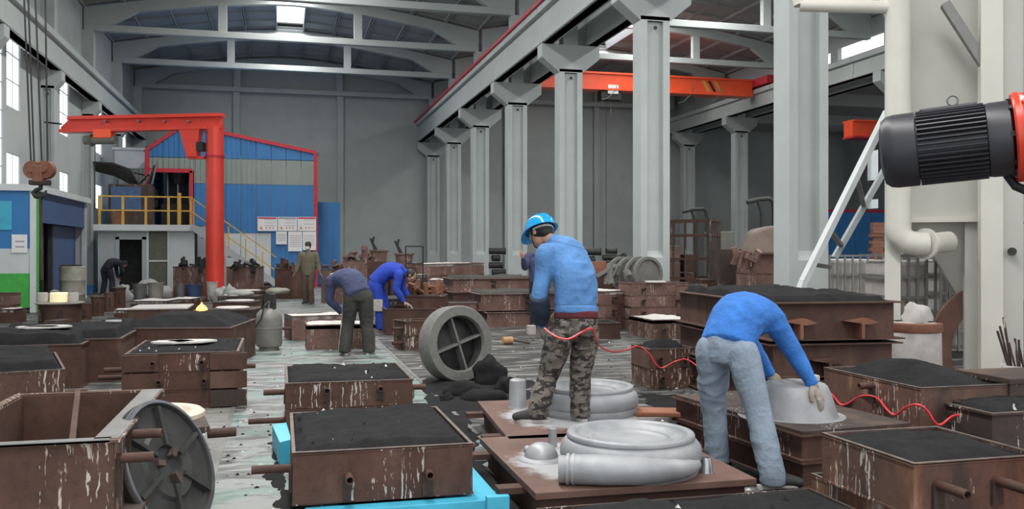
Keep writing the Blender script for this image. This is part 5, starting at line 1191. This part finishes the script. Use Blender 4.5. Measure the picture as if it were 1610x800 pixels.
for px, yy in ((1545, -.35),):
    x = dx(px, 9.9); MB().box(x, x+.22, -.35, .0, 0, 6.4).build('leg', M['beige_light'], dc, bevel=.006); MB().box(x+.22, x+.42, -.30, .0, 0, 6.4).build('leg', M['beige_paint'], dc)  # one post: light on its front face painted in, paler than the side
MB().cyl((x+.30, -.37, 1.5), (x+.30, -.30, 1.5), .03).cyl((x+.30, -.40, 1.49), (x+.30, -.37, 1.49), .045).build('valve_knob', M['cast_dark'], dc)
MB().box(1.5, 2.3, .1, .3, 0, 6.4).build('rear_panel', M['cast_dark'], dc)
MB().bar((dx(1488, 9.9), -.2, dz(-8, 9.9)), (dx(1556, 9.9), -.2, dz(100, 9.9)), .16, .10).build('diagonal_brace', M['grey_metal'], dc)
# round duct with elbow
dcy0 = -.28; xr_ = dx(1411)
P = [(xr_, dcy0, 6.6), (xr_, dcy0, 4), (xr_, dcy0, dz(355)), (xr_+.01, dcy0, dz(368)), (xr_+.08, dcy0, dz(380)), (xr_+.2, dcy0+.02, dz(384)), (xr_+.30, dcy0+.05, dz(384))]
MB().tube(P, .142, 24).build('round_duct', M['beige_light'], dc, smooth=True)
MB().cyl((xr_+.30, dcy0+.05, dz(384)), (xr_+.55, dcy0+.3, dz(380)), .12, n=24).build('duct_branch', M['beige_light'], dc, smooth=True)
MB().cyl((xr_+.275, dcy0+.03, dz(384)), (xr_+.30, dcy0+.055, dz(384)), .18, n=28).build('duct_flange', M['beige_light'], dc)
MB().box(xr_-.14, xr_+.03, dcy0+.1, dcy0+.3, 0, dz(350)).build('duct_post', M['beige_light'], dc)
MB().cyl((xr_-.02, dcy0-.02, dz(20)), (dx(1262), dcy0-.12, dz(6)), .075, n=18).cyl((dx(1262), dcy0-.12, dz(6)), (dx(1250), dcy0-.1, dz(-60)), .075, n=18).build('horizontal_pipe', M['beige_light'], dc, smooth=True)
MB().cyl((xr_-.02, dcy0+.1, dz(60)), (xr_-.5, dcy0+2.0, 6.3), .06, n=14).build('branch_pipe', M['beige_paint'], dc, smooth=True)
# ladder leaning in front of it
def lad(px, py, d): return at_d(px, py, d)
ld = empty('leaning_ladder', (0, 0, 0), 0, 'pale grey steel ladder frame leaning to the right beside the pillar', 'ladder')
a1, a2 = lad(1263, 443, 11.5), lad(1396, 175, 11.8); b1, b2 = lad(1312, 405, 13.2), lad(1396, 258, 13.2)
MB().bar(a1, a2, .11, .07).build('rail', M['white_panel'], ld); MB().bar(b1, b2, .11, .07).build('rail', M['grey_panel'], ld)
def lerp(p, q, t): return p + (q - p) * t
for t, u in ((.10, -.1), (.30, .13), (.62, .55)): MB().bar(lerp(a1, a2, t), lerp(b1, b2, u), .06, .05).build('rung', M['grey_metal'], ld)
f1 = lad(1263, 443, 11.5); MB().bar(f1, fixz(f1 - (a2-a1)*.35, .0), .11, .07).build('rail_foot', M['white_panel'], ld)
# caged tanks
def cage(px0, px1, pyt, pyb, d, label, rows=3, cols=9, tank=True):
    p = at_d(px0, 394, d); w = (px1 - px0) * d / 1420; zt = 1.5 + (394 - pyt) * d / 1420; zb = max(0, 1.5 + (394 - pyb) * d / 1420)
    r = empty('caged_tank', (p.x, p.y, 0), CAMROT, label, 'tank', 'caged liquid tanks'); dd = 1.0
    if tank: MB().box(.05, w-.05, .05, dd, .12, zt-.06).build('tank', M['plaster'], r, bevel=.06)
    for k in range(rows):
        z = .12 + (zt - .12) * k / (rows - 1); f = MB(); f.bar((0, 0, z), (w, 0, z), .035); f.bar((w, 0, z), (w, dd, z), .035); f.bar((0, 0, z), (0, dd, z), .035); f.build('cage_hoop', M['grey_metal'], r)
    for k in range(cols):
        x = w * k / (cols - 1); MB().bar((x, -.015, .1), (x, -.015, zt), .028).build('cage_bar', M['grey_metal'], r)
    MB().box(0, w, 0, dd, .0, .1).build('pallet', M['cast_dark'], r)
cage(1292, 1388, 402, 470, 15.4, 'dark caged tank behind the wide stack, left of the round duct', 5, 9)
cage(1400, 1470, 402, 500, 11.4, 'caged white tank right of the round duct, under the hopper', 6, 6)
cage(1478, 1535, 402, 500, 12.6, 'caged tank behind the hopper leg', 6, 5)
# concrete block, big half ring, bucket with rods
p = at_d(1410, 394, 9.6); o = empty('plaster_drum', (p.x+.2, p.y, 0), CAMROT, 'whitish rough drum standing behind the sand-heaped box at right', 'drum')
mb = MB(); mb.lathe([(0, 0), (.28, 0), (.285, .3), (.28, .66), (.27, .72), (0, .70)], n=28, close=False)
mb.v = [tuple(Vector(v) * (1 + .04*noise.noise(Vector(v)*9))) for v in mb.v]; mb.build('drum_body', M['plaster'], o, smooth=True); MB().lathe([(.285, .64), (.295, .66), (.29, .73), (.25, .74)], n=28, close=False).build('rusty_rim', M['rust_orange'], o, smooth=True)
lump(1442, 0, .16, .14, .16, 'pale rubble heaped on the whitish drum', m='plaster', seed=9, name='rubble', cat='rubble', group=None, d=9.9, z=.70)
p = at_d(1572, 394, 10.9); m_ = MB(); n = 40; vs = []; Ro, Ri = .86, .60
for k in range(n+1):
    a = math.pi * (.45 + .68*k/n) ; c, s = math.cos(a), math.sin(a)
    vs += [(Ro*c, 0, Ro*s), (Ri*c, 0, Ri*s), (Ri*c, .07, Ri*s), (Ro*c, .07, Ro*s)]
fs = [(4*k+i, 4*k+(i+1) % 4, 4*k+4+(i+1) % 4, 4*k+4+i) for k in range(n) for i in range(4)] + [(0, 1, 2, 3), (4*n+3, 4*n+2, 4*n+1, 4*n)]
o = m_.add(vs, fs).build('ring_segment', M['brown_board'], None, smooth=True, angle=35); tag(o, 'big brown curved ring segment leaning against the machine leg', 'ring segment'); o.location = (p.x+.02, p.y, .27); o.rotation_euler = (-.08, 0, CAMROT)
p = at_d(1605, 394, 8.6); o = empty('rod_bucket', (p.x, p.y, 0), CAMROT, 'white and blue bucket full of dark rods at the right edge', 'bucket')
zb_ = 1.5 - (604-394)*8.6/1420; zt_ = 1.5 - (582-394)*8.6/1420
MB().lathe([(.14, 0), (.17, zt_-zb_+.05), (.165, zt_-zb_+.05), (.135, .01), (0, .01), (0, 0)], n=28, close=False).build('bucket_body', M['paper'], o, smooth=True); MB().lathe([(.165, .09), (.17, .12), (.172, .12), (.167, .09)], n=28).build('blue_band', M['navy'], o)
o.location.z = zb_
for k, (dx_, dz_, l_) in enumerate(((-.30, .9, .52), (-.22, .9, .55), (-.12, .9, .62), (-.24, .8, .40), (-.1, .9, .42), (.0, .9, .4), (.12, .9, .48), (.2, .8, .5), (-.16, .9, .33), (.05, .9, .52))):
    v = Vector((dx_, .05*(k % 3 - 1), dz_)).normalized(); s0 = Vector((.02*k-.09, .03*((k*7) % 3 - 1), .02)); MB().cyl(s0, s0 + v*l_, .011, n=8).build('rod', M['rust_dark'], o)
tag(MB().box(p.x-.35, p.x+.45, p.y-.25, p.y+.5, 0, zb_).build('support_box', M['rust_dark'], None), 'dark box carrying the bucket of rods', 'box')
# rack behind, chute, pipe stacks, tarp heap
def at(px, py, d): return at_d(px, py, d)
p = at(1040, 394, 22.5); s_ = 22.5/1420; rk = empty('rusty_rack', (p.x, p.y, 0), CAMROT, 'rusty square-bar rack standing between the pillars', 'rack')
W_ = 98*s_; W2 = 44*s_; zt_ = 1.5 + (394-347)*s_; zb_ = 1.5 - (437-394)*s_
for x, y in ((0, 0), (W_*.68, -.7), (W_, .5), (W_*.32, 1.1)): MB().box(x-.035, x+.035, y-.035, y+.035, 0, zt_).build('post', M['rust_dark'], rk)
cs = [(0, 0), (W_*.68, -.7), (W_, .5), (W_*.32, 1.1)]
for z in (zb_, zb_+.48, zt_-.36, zt_):
    for i in range(4): MB().bar((*cs[i], z), (*cs[(i+1) % 4], z), .05).build('cross_bar', M['rust'], rk)
for i in range(4):
    for k in range(1, 4):
        a_, b_ = Vector(cs[i]), Vector(cs[(i+1) % 4]); q = a_ + (b_-a_)*k/4; MB().box(q.x-.02, q.x+.02, q.y-.02, q.y+.02, zb_, zt_).build('bar', M['rust_dark'], rk)
def slab_stack(px0, px1, pyt, d, n, label, m='cast_dark', h=None, name='slab_stack', zb=0.0):
    p = at(px0, 394, d); w = (px1-px0)*d/1420; zt = 1.5 + (394-pyt)*d/1420; r = empty(name, (p.x, p.y, zb), CAMROT, label, 'stack', None)
    hh = (zt-zb)/n
    for k in range(n): 
        o = MB().box(.0, w, 0, .8, k*hh, (k+1)*hh-.03).build('slab', M[m], r, bevel=.02); o.location = ((random.random()-.5)*.06, (random.random()-.5)*.1, 0)
slab_stack(1052, 1070, 384, 22.6, 4, 'reddish blocks stacked inside the rusty rack', 'rust_red')
slab_stack(1078, 1092, 398, 22.6, 3, 'second pile of reddish blocks inside the rusty rack', 'rust')
slab_stack(1118, 1155, 362, 24, 1, 'green-grey metal cabinet behind the rusty rack', 'olive', name='metal_cabinet')
p = at(1131, 394, 18.6); s_ = 18.6/1420; o = empty('loading_chute', (p.x, p.y, 0), CAMROT, 'dark rusty funnel-shaped chute right of the rack', 'chute')
MB().prism([(0, .6), (.72*34*s_, .6), (.55, 1.5-(402-394)*s_), (.92, 1.5+2*s_), (0, 1.5+2*s_)], 'y', 0, .9).build('hopper', M['rust_dark'], o)
MB().box(.0, .45, .1, .8, 0, .62).build('base', M['rust_dark'], o)
p = at(1012, 437, 18.5); sc = 18.5/1420
o = empty('pipe_bundle', (p.x, p.y, 0), CAMROT, 'large round grey pipe ends lying behind the brown stacks', 'pipe')
for k in range(4): MB().lathe([(.30, -.04), (.36, -.04), (.36, .04), (.30, .04), (.28, 0), (0, .02), (0, -.03)], Matrix.Translation((.1-.16*k, .1+.16*k, 1.5-37*sc)) @ Matrix.Rotation(math.pi/2, 4, 'X') @ Matrix.Rotation(.5, 4, 'Y'), 36, close=False).build('pipe_ring', M['cast_grey'], o, smooth=True, angle=35)
MB().cyl((.05, .2, 1.5-37*sc), (-.1, .8, 1.5-37*sc), .33, n=32).build('pipe', M['cast_grey'], o, smooth=True)
MB().box(-.5, .6, .0, .9, 0, 1.5-37*sc-.36).build('pipe_cradle', M['rust_dark'], o)
def pipe_stack(px0, px1, pyt, d, rows, label, m='cast_dark'):
    p = at(px0, 394, d); w = (px1-px0)*d/1420; zt = 1.5 + (394-pyt)*d/1420; r = empty('bar_stack', (p.x, p.y, 0), CAMROT, label, 'stack', None); h = zt/rows
    for k in range(rows): MB().cyl((-.0+.1*(k % 2), 0, h*(k+.5)), (w-.1*(k % 3), .1, h*(k+.5)), h*.44, n=12).cyl((w-.1*(k % 3)-.02, .1, h*(k+.5)), (w-.1*(k % 3)+.01, .1, h*(k+.5)), h*.5, n=12).build('round_bar', M[m], r, smooth=True)
pipe_stack(948, 975, 389, 27, 8, 'tall pile of black round bars between the pillars right of the worker')
pipe_stack(918, 945, 389, 25, 7, 'pile of black round bars just behind the blue jacket')
pipe_stack(975, 992, 397, 26, 6, 'short pile of dark bars left of the tall light pillar')
pipe_stack(769, 795, 389, 29, 7, 'dark pile of round bars between the pillars left of the worker')
p = at(930, 432, 20); tag(MB().box(-.25, .25, 0, .4, 0, .28).build('orange_box', M['orange_brown'], None), 'small orange-brown box below the pile of black bars', 'box'); bpy.data.objects['orange_box'].location = (p.x+.1, p.y, 1.5-37*20/1420)
tag(MB().box(p.x-.3, p.x+.5, p.y-.1, p.y+.6, 0, 1.5-37*20/1420).build('trestle', M['rust'], None), 'brown trestle box under the small orange box', 'box')
p = at(1196, 394, 17.3); o = tag(MB().prism([(-.22, 0), (.5, 0), (.5, .50), (.30, .56), (.0, .50), (-.12, .42), (-.22, .12)], 'y', 0, .7).build('tarpaulin', M['tarp'], None, bevel=.05), 'brown-grey tarpaulin bundle beside the near pillar', 'tarpaulin'); o.location = (p.x, p.y, 1.425); o.rotation_euler = (0, 0, CAMROT)
flask(C(1178, 400.5, 1.42), C(1232, 400.5, 1.42), 1.0, 1.42, 'pinkish brown box stack under the tarpaulin bundle', tiers=4, mat='rust_red', top='none', group=None, cat='moulding box')
# pipe brackets on the rear pillars
for i, (px, py, d, L_, lab) in enumerate(((1078, 333, 30, 28, 'bent rusty swing-arm bracket above the rusty rack'), (1180, 318, 24, 30, 'bent rusty swing-arm bracket beside the near pillar'))):
    p = at(px, py, d); s_ = d/1420; m = MB(); m.tube([(-.1, 0, 0), (.25, 0, .08), (L_*s_, 0, .1), (L_*s_+.1, 0, .0), (L_*s_+.12, 0, -.3), (L_*s_+.12, 0, -p.z)], .06, 8); m.tube([(.2, 0, .05), (.3, 0, -.3), (.3, 0, -p.z)], .05, 8)
    o = tag(m.build('swing_arm', M['cast_dark'], None, smooth=True), lab, 'bracket'); o.location = p; o.rotation_euler = (0, 0, CAMROT)
# ================================================================== the crowd of smaller things on the floor
def barrel(px0, px1, pyt, pyb, label, m='rust', name='round_box', cat='round box', lid=None, group=None, zt=None):
    d = CAMH * FPX / (pyb - HY); p = at_d((px0+px1)/2, 0, d); R_ = (px1-px0)/2*d/FPX; h = CAMH - (pyt-HY)*d/FPX
    r = empty(name, (p.x, p.y + R_, 0), CAMROT, label, cat, group)
    MB().lathe([(0, 0), (R_*1.04, 0), (R_*1.04, .02), (R_, .025), (R_, h-.03), (R_*1.05, h-.025), (R_*1.05, h), (R_*.9, h), (0, h-.01)], n=26, close=False).build('body', M[m], r, smooth=True, angle=35)
    for s in (-1, 1): MB().box(s*R_*.5-.02, s*R_*.5+.02, -R_*1.06, -R_*.8, h*.25, h*.75).build('clamp', M['rust_dark'], r)
    if lid: MB().lathe([(0, h), (R_*1.15, h), (R_*1.18, h+.02), (R_*1.1, h+.035), (0, h+.035)], n=26, close=False).build('lid', M[lid], r, smooth=True, angle=35)
    return r, R_, h
r1, R1, h1 = barrel(56, 118, 479, 512, 'largest brown round box with a pale lid at left, under the glowing sleeves', lid='drum')
barrel(119, 141, 477, 503, 'second brown round box in the left row, right of the largest'); barrel(142, 161, 468, 497, 'third brown round box in the left row', lid='rust_dark')
barrel(163, 178, 460, 490, 'fourth and narrowest brown round box in the left row'); barrel(176, 195, 454, 484, 'tallest brown round box at the right end of the left row', lid='rust_dark')
for k, (px0, px1, mm, lab) in enumerate(((50, 67, 'plaster', 'dull whitish sleeve on the round lid, leftmost'), (72, 100, 'hot', 'warm glowing yellowish sleeve on the round lid'), (100, 116, 'plaster', 'whitish sleeve on the round lid, rightmost'))):
    d = 18.0; p = at_d((px0+px1)/2, 0, d); R_ = (px1-px0)/2*d/FPX; o = MB().lathe([(R_*.7, 0), (R_, .0), (R_, .17), (R_*.9, .19), (R_*.7, .19)], n=22).build('sleeve', M[mm], None, smooth=True, angle=35); o.location = (p.x, p.y + R1, h1 + .04); tag(o, lab, 'sleeve')
def sbox(px0, px1, pyt, pyb, dep, label, m='rust', top='white', **k):
    d = CAMH * FPX / (pyb - HY); z = CAMH - (pyt - HY) * d / FPX; A = at_d(px0, pyt, d); B = at_d(px1, pyt, d * 1.0); B.z = A.z = z
    dx_ = B - A; 
    return flask(A, B, dep, z, label, mat=m, top=top, n=14, group=k.pop('group', None), **k)
sbox(-25, 35, 521, 549, .5, 'brown box with a white spot at the left edge behind the black sand', 'rust', 'lid', patch='rust_dark')
sbox(36, 68, 513, 536, .5, 'pale-edged small box second from the left edge', 'rust_heavy'); sbox(71, 93, 506, 523, .5, 'red-brown small box beside the pale-edged one', 'rust_red', 'lid')
sbox(-10, 21, 486, 508, .5, 'lower brown box at the left edge by the bright floor', 'rust'); sbox(-12, 17, 462, 497, .4, 'red-brown box standing behind at the left edge', 'rust_red', 'lid', tiers=2)
sbox(179, 199, 487, 508, .5, 'small dark box right of the round boxes', 'rust')
sbox(205, 262, 473, 492, .9, 'low box with pale lid, left one behind the long rusty box', 'rust_dark', 'white'); sbox(262, 300, 470, 487, .9, 'low box with pale lid, right one behind the long rusty box', 'rust', 'white')
rows = [(326, 398, 488, 512, 'low dark box right of the flame'), (334, 396, 476, 494, 'second low box counting back from the flame, right side'), (342, 402, 467, 484, 'third low box counting back from the flame, right side'), (350, 408, 459, 473, 'fourth low box counting back from the flame, right side'), (352, 412, 452, 464, 'fifth low box counting back from the flame, right side'), (356, 415, 446, 457, 'farthest low box of the row leading to the jib crane')]
for i, (a_, b_, t_, bt, lab) in enumerate(rows):
    r = sbox(a_, b_, t_, bt, 1.0, lab + ' with a pale round lid', 'rust' if i % 2 else 'rust_dark', 'lid')
    d = CAMH*FPX/(bt-HY); z = CAMH-(t_-HY)*d/FPX; w = (b_-a_)*d/FPX; n = 18
    MB().lathe([(0, 0), (w*.36, 0), (w*.37, .015), (w*.34, .03), (0, .03)], Matrix.Translation((w*(.55 if i % 2 else .4), .45, z+.02)), n, close=False).build('round_lid', M['white_scale'], r)
    MB().pipe((w, .2, z*.6), (w+.22, .2, z*.6), .03).build('handle_pipe', M['rust'], r)
sbox(376, 400, 509, 540, .5, 'small box with tangled handles left of the gas cylinder', 'rust', 'lid', pipes=(('r', .3, 0, .2),))
sbox(272, 323, 420, 466, 1.0, 'red-brown scrap box standing left of the jib crane pillar', 'rust_red', 'lid')
sbox(356, 402, 420, 465, 1.0, 'red-brown scrap box right of the jib crane pillar', 'rust_red', 'lid'); sbox(432, 481, 423, 470, 1.0, 'brown scrap container behind the pale slab box', 'rust', 'lid')
sbox(505, 548, 425, 476, 1.0, 'brown container partly behind the navy worker', 'rust_red', 'lid')
def pail(px0, px1, pyt, pyb, label, m):
    d = CAMH*FPX/(pyb-HY); p = at_d((px0+px1)/2, 0, d); R_ = (px1-px0)/2*d/FPX; h = CAMH-(pyt-HY)*d/FPX
    r = empty('pail', (p.x, p.y, 0), 0, label, 'pail', None); MB().lathe([(0, 0), (R_*.82, 0), (R_, h-.03), (R_*1.05, h-.02), (R_*1.05, h), (R_*.93, h), (R_*.78, .03), (0, .03)], n=22, close=False).build('shell', M[m], r, smooth=True, angle=35)
    MB().tube([(R_*math.cos(a), .02, h-.02-abs(R_*math.sin(a))*.4) for a in [math.pi*(1+k/8) for k in range(9)]], .008, 5).build('bail', M['grey_metal'], r)
pail(209, 231, 446, 470, 'grey pail, leftmost of the pails before the platform', 'grey_metal'); pail(233, 257, 444, 471, 'cream pail, second of the pails before the platform', 'drum')
pail(275, 293, 447, 467, 'grey pail standing between the cream and blue pails', 'grey_metal'); pail(294, 315, 447, 467, 'blue pail in the row before the jib crane', 'navy'); pail(325, 342, 443, 474, 'tall whitish pail right of the blue pail', 'plaster')
pail(133, 147, 448, 461, 'small blue pail near the stooping figure', 'blue_sheet')
p = at_d(114, 0, 23.3); o = empty('drum', (p.x, p.y, 0), 0, 'dirty beige drum standing against the blasting booth', 'drum')
MB().lathe([(0, 0), (.305, 0), (.31, .02), (.30, .35), (.312, .37), (.30, .39), (.30, .72), (.312, .74), (.30, .76), (.305, 1.08), (.28, 1.1), (0, 1.08)], n=28, close=False).build('shell', M['drum'], o, smooth=True)
MB().box(-.25, .2, -.2, .2, 1.08, 1.14).build('cover', M['cast_dark'], o, bevel=.02)
for i, (px, d, rx, rz_, z, mm, lab) in enumerate(((193, 27, .28, .55, 0, 'sack', 'upright pale sack near the stooping figure'), (90, 24, .35, .5, 0, 'sack', 'grey sack slumped by the green machine foot'), (117, 24, .3, .5, 0, 'plaster', 'small pale heap in front of the beige drum'), (232, 29, .45, .62, 0, 'sack', 'humped pale sack behind the pails, left'), (251, 28.5, .4, .45, 0, 'sack', 'humped pale sack behind the pails, right'),
        (362, 25, .22, .62, 0, 'sack', 'white crumpled sack leaning at the jib crane foot'), (348, 26.5, .3, .5, 0, 'sack', 'low pale sack beside the jib crane foot'), (378, 24, .36, .18, .3, 'sack', 'flat pale sack on the boxes right of the jib crane'), (437, 27, .32, .2, .22, 'drum', 'long grey-beige bundle on the brown container'), (1140, 22.6, .32, .38, .78, 'plaster', 'pale stone on the grey sand by the chute'), (1190, 19, .4, .3, .75, 'plaster', 'white crumpled sheet pile right of the chute'))):
    lump(px, 0, rx, rx*.7, rz_*.6, lab, m=mm, seed=20+i, name='sack' if mm == 'sack' else 'heap', cat='sack' if mm == 'sack' else 'heap', group=None, d=d, z=z)
def scrap(px0, px1, py, d, n, label, m='rust_red', seed=1, size=.16, group=None):
    random.seed(seed); a_ = at_d(px0, py, d); b_ = at_d(px1, py, d); r = empty('scrap_pile', (a_.x, a_.y, a_.z), CAMROT, label, 'scrap', None); w = (b_-a_).length
    for k in range(n):
        s = size*(.5+random.random()); m4 = Matrix.Translation((w*random.random(), .5*random.random(), s*.25 + .1*random.random())) @ Euler((random.random()*2, random.random()*2, random.random()*3)).to_matrix().to_4x4()
        MB().box(-s, s, -s*.3, s*.3, -s*.18, s*.18, m4).build('scrap_piece', M[m], r, bevel=.01)
scrap(274, 322, 421, 29.5, 14, 'dark scrap pieces heaped on the box left of the jib crane', 'cast_dark', 3); scrap(358, 402, 421, 29.5, 14, 'dark scrap pieces heaped right of the jib crane', 'cast_dark', 4)
scrap(434, 480, 424, 28, 18, 'brownish scrap pieces heaped on the brown container', 'rust', 5); scrap(505, 548, 426, 26, 14, 'pinkish scrap heaped behind the navy worker', 'rust_red', 6)
scrap(545, 585, 408, 25, 14, 'pink-brown cast pieces behind the two bending workers', 'rust_red', 7, .2); scrap(640, 698, 466, 17.3, 22, 'jumble of orange-brown castings behind the royal blue worker', 'rust_orange', 8, .14)
sbox(636, 700, 466, 519, .7, 'brown box under the jumble of orange-brown castings', 'rust', 'lid')
scrap(955, 992, 437, 16, 10, 'jumble of grey iron pieces before the round pipe ends', 'cast_grey', 9, .14); scrap(1160, 1210, 415, 17, 10, 'reddish cast pieces by the chute', 'rust_red', 10, .16)
sbox(540, 590, 410, 479, 1.0, 'brown stack carrying cast pieces behind the bending workers', 'rust_red', 'lid', tiers=3)
# tapered cast pots with clamps, far middle
for i, (px0, px1, py0, py1, d, lab) in enumerate(((580, 612, 393, 411, 23, 'tapered brown pot with an upright clamp, left of the pair'), (619, 652, 398, 420, 22, 'tapered brown pot with an upright clamp, right of the pair'))):
    s_ = d/FPX; p = at_d((px0+px1)/2, 0, d); w = (px1-px0)*s_/2; zt_ = 1.5-(py0-394)*s_; zb_ = 1.5-(py1-394)*s_; r = empty('cast_pot', (p.x, p.y, 0), CAMROT, lab, 'pot', None)
    MB().lathe([(0, zb_), (w*.7, zb_), (w*.86, zt_-.04), (w*1.02, zt_-.03), (w*1.02, zt_), (0, zt_)], n=4 if 0 else 20, close=False).build('body', M['rust_red'], r, smooth=True, angle=35)
    MB().bar((-.1, 0, zt_), (-.22, 0, zt_+.3), .05).bar((-.05, 0, zt_), (-.18, 0, zt_+.22), .04).bar((-.16, 0, zt_+.2), (-.13, 0, zt_+.34), .05).build('upright_clamp', M['dark'], r)
    MB().box(-w, w, -w, w, 0, zb_).build('base_box', M['rust'], r)
o = at_d(665, 0, 21); r = empty('wire_trestle', (o.x, o.y, 0), CAMROT, 'thin dark trestle frame behind the pots', 'trestle'); MB().bar((-.4, 0, 0), (-.4, 0, 1.6), .03).bar((-.4, 0, 1.6), (.0, 0, 1.6), .03).bar((0, 0, 1.6), (0, 0, 0), .03).bar((-.4, 0, 1.2), (0, 0, 1.2), .03).build('rods', M['dark'], r)
sbox(652, 670, 432, 490, .6, 'dark pot-like box with a cream top behind the royal blue worker', 'rust_dark', 'white')
sbox(672, 712, 440, 492, .8, 'orange-brown stack between the royal blue worker and the long box', 'rust_red', 'white', tiers=4, pipes=(('f', .5, 2, .1),))
# plates and lids lying around, right middle
def slab(px0, px1, py, z, dep, label, m='white_scale', t=.03, name='plate', rz=0):
    A = at_z(px0, py, z); B = at_z(px1, py, z); o = MB().box(0, (B-A).length, 0, dep, -t, 0).build(name, M[m], None, bevel=.006); o.location = A; o.rotation_euler = (0, 0, CAMROT+rz); return tag(o, label, 'plate')
slab(940, 1000, 507, .06, .6, 'dark flat plate on the floor behind the plain brown box', 'cast_grey', .05)
slab(908, 940, 447, .77, .5, 'white strip lying on the brown boxes by the blue jacket'); slab(1017, 1047, 442, .925, .3, 'white flat piece on top of the tall brown stack')
sbox(1180, 1218, 430, 500, .8, 'whitish slab block right of the chute, before the near pillar', 'plaster', 'white'); sbox(1148, 1180, 440, 500, .8, 'dark box with pale bits at the foot of the chute', 'rust_dark', 'lid')
sbox(1105, 1128, 440, 506, .7, 'grey-topped box behind the wide stack', 'rust', 'sand_grey'); sbox(998, 1050, 438, 520, .5, 'pinkish box row behind the tall brown stack', 'rust_red', 'white') if 0 else None
sbox(905, 936, 447, 509, .5, 'brown stack just right behind the worker hips', 'rust_red', 'white', tiers=3)
slab(50, 108, 532, .03, .9, 'crumpled white sheet lying on the floor behind the left sand box', 'white_scale', .03)
# brick pile behind the round duct
bp = at_d(1378, 0, 17); r = empty('brick_pile', (bp.x, bp.y, 0), CAMROT, 'pile of orange-brown bricks behind the round duct', 'bricks')
me = MB().box(-.12, .12, -.06, .06, 0, .065).mesh('brick'); me.materials.append(M['rust_orange'])
for j in range(24):
    for k in range(2): inst('brick', me, r, (.13*(j % 2)*.3 + .26*k + random.uniform(-.02, .02), random.uniform(-.03, .03), .40 + .068*j), (0, 0, random.uniform(-.1, .1)))
MB().box(-.3, .6, -.2, .2, 0, .40).build('pallet', M['wood'], r)
# tool on the floor
p = at_z(798, 541, 0); o = empty('mallet', (p.x, p.y, 0), CAMROT + .3, 'small orange-headed mallet lying on the floor left of the worker', 'mallet')
MB().cyl((-.08, 0, .06), (.08, 0, .06), .06, n=16).build('mallet_head', M['wood'], o, smooth=True, angle=40); MB().cyl((.08, 0, .06), (.34, -.12, .02), .015).build('mallet_handle', M['rust_dark'], o)
tag(MB().box(0, .14, 0, .14, 0, .17).build('white_block', M['plaster'], None, bevel=.01), 'small whitish block on the floor left of the worker knee', 'block'); p = at_z(831, 527, .0); bpy.data.objects['white_block'].location = p
tag(MB().ell((0, 0, .02), .03, .018, .02).build('white_scrap', M['paper'], None), 'tiny white scrap on the black floor by the cyan pallet', 'scrap'); bpy.data.objects['white_scrap'].location = at_z(784, 742, 0)
# loose black sand on the floor between the boxes and plates
def floor_sand(name, poly_px, label, hmax, seed, m='sand', step=.06):
    pts = [at_z(x, y, 0) for x, y in poly_px]; xs = [p.x for p in pts]; ys = [p.y for p in pts]
    def inside(x, y):
        c = False; n = len(pts)
        for i in range(n):
            a, b = pts[i], pts[i-1]
            if (a.y > y) != (b.y > y) and x < (b.x-a.x)*(y-a.y)/(b.y-a.y)+a.x: c = not c
        return c
    def dist(x, y):
        best = 9
        for i in range(len(pts)):
            a, b = pts[i].to_2d(), pts[i-1].to_2d(); ab = b-a; t = max(0, min(1, (Vector((x, y))-a).dot(ab)/ab.length_squared)); best = min(best, (a+ab*t-Vector((x, y))).length)
        return best if inside(x, y) else -best
    nx = int((max(xs)-min(xs))/step)+3; ny = int((max(ys)-min(ys))/step)+3; vs = []
    for j in range(ny):
        for i in range(nx):
            x = min(xs)-step+i*step; y = min(ys)-step+j*step; dd = dist(x, y) + .12*noise.noise(Vector((x*3, y*3, seed)))
            h = max(0, min(1, dd/.3))*hmax*(.6+.8*noise.noise(Vector((x*2, y*2, seed+4)))) + .012*noise.noise(Vector((x*11, y*11, seed)))
            vs.append((x, y, h if dd > 0 else -.02))
    fs = [(j*nx+i, j*nx+i+1, (j+1)*nx+i+1, (j+1)*nx+i) for j in range(ny-1) for i in range(nx-1)]
    fs = [f for f in fs if max(vs[i][2] for i in f) > -.015]
    o = MB().add(vs, fs).build(name, M[m], None, smooth=True, angle=80); tag(o, label, 'sand', None, 'stuff')
floor_sand('spilled_sand', [(655, 600), (700, 585), (840, 600), (830, 640), (740, 650), (760, 720), (830, 810), (720, 800)], 'black sand spilled on the floor between the near boxes and the plates', .05, 1)
floor_sand('spilled_sand', [(1000, 620), (1120, 615), (1190, 700), (1290, 790), (1120, 760), (1060, 680)], 'black sand trodden into the floor around the bent worker', .03, 5)
floor_sand('spilled_sand', [(420, 690), (455, 700), (470, 800), (430, 800)], 'black sand along the left side of the nearest sand box', .05, 9)
random.seed(5); cr = MB(); cw = MB()
for k in range(1500):
    px = random.uniform(0, 1500); py = random.uniform(470, 790); p = at_z(px, py, 0)
    if p.x > 7.2 or p.x < -7.1: continue
    s = random.uniform(.004, .016)
    t_ = cw if random.random() < .22 else cr
    t_.add([(p.x+s*a*random.uniform(.6, 1.4), p.y+s*b*random.uniform(.6, 1.4), s*c) for a, b, c in ((-1, -1, 0), (1, -1, 0), (1, 1, 0), (-1, 1, 0), (0, 0, .9))], [(0, 1, 4), (1, 2, 4), (2, 3, 4), (3, 0, 4)])
tag(cr.build('sand_crumbs', M['sand'], None), 'black sand crumbs scattered over the floor', 'crumbs', None, 'stuff'); tag(cw.build('wash_crumbs', M['white_scale'], None), 'whitish crumbs scattered over the floor', 'crumbs', None, 'stuff')
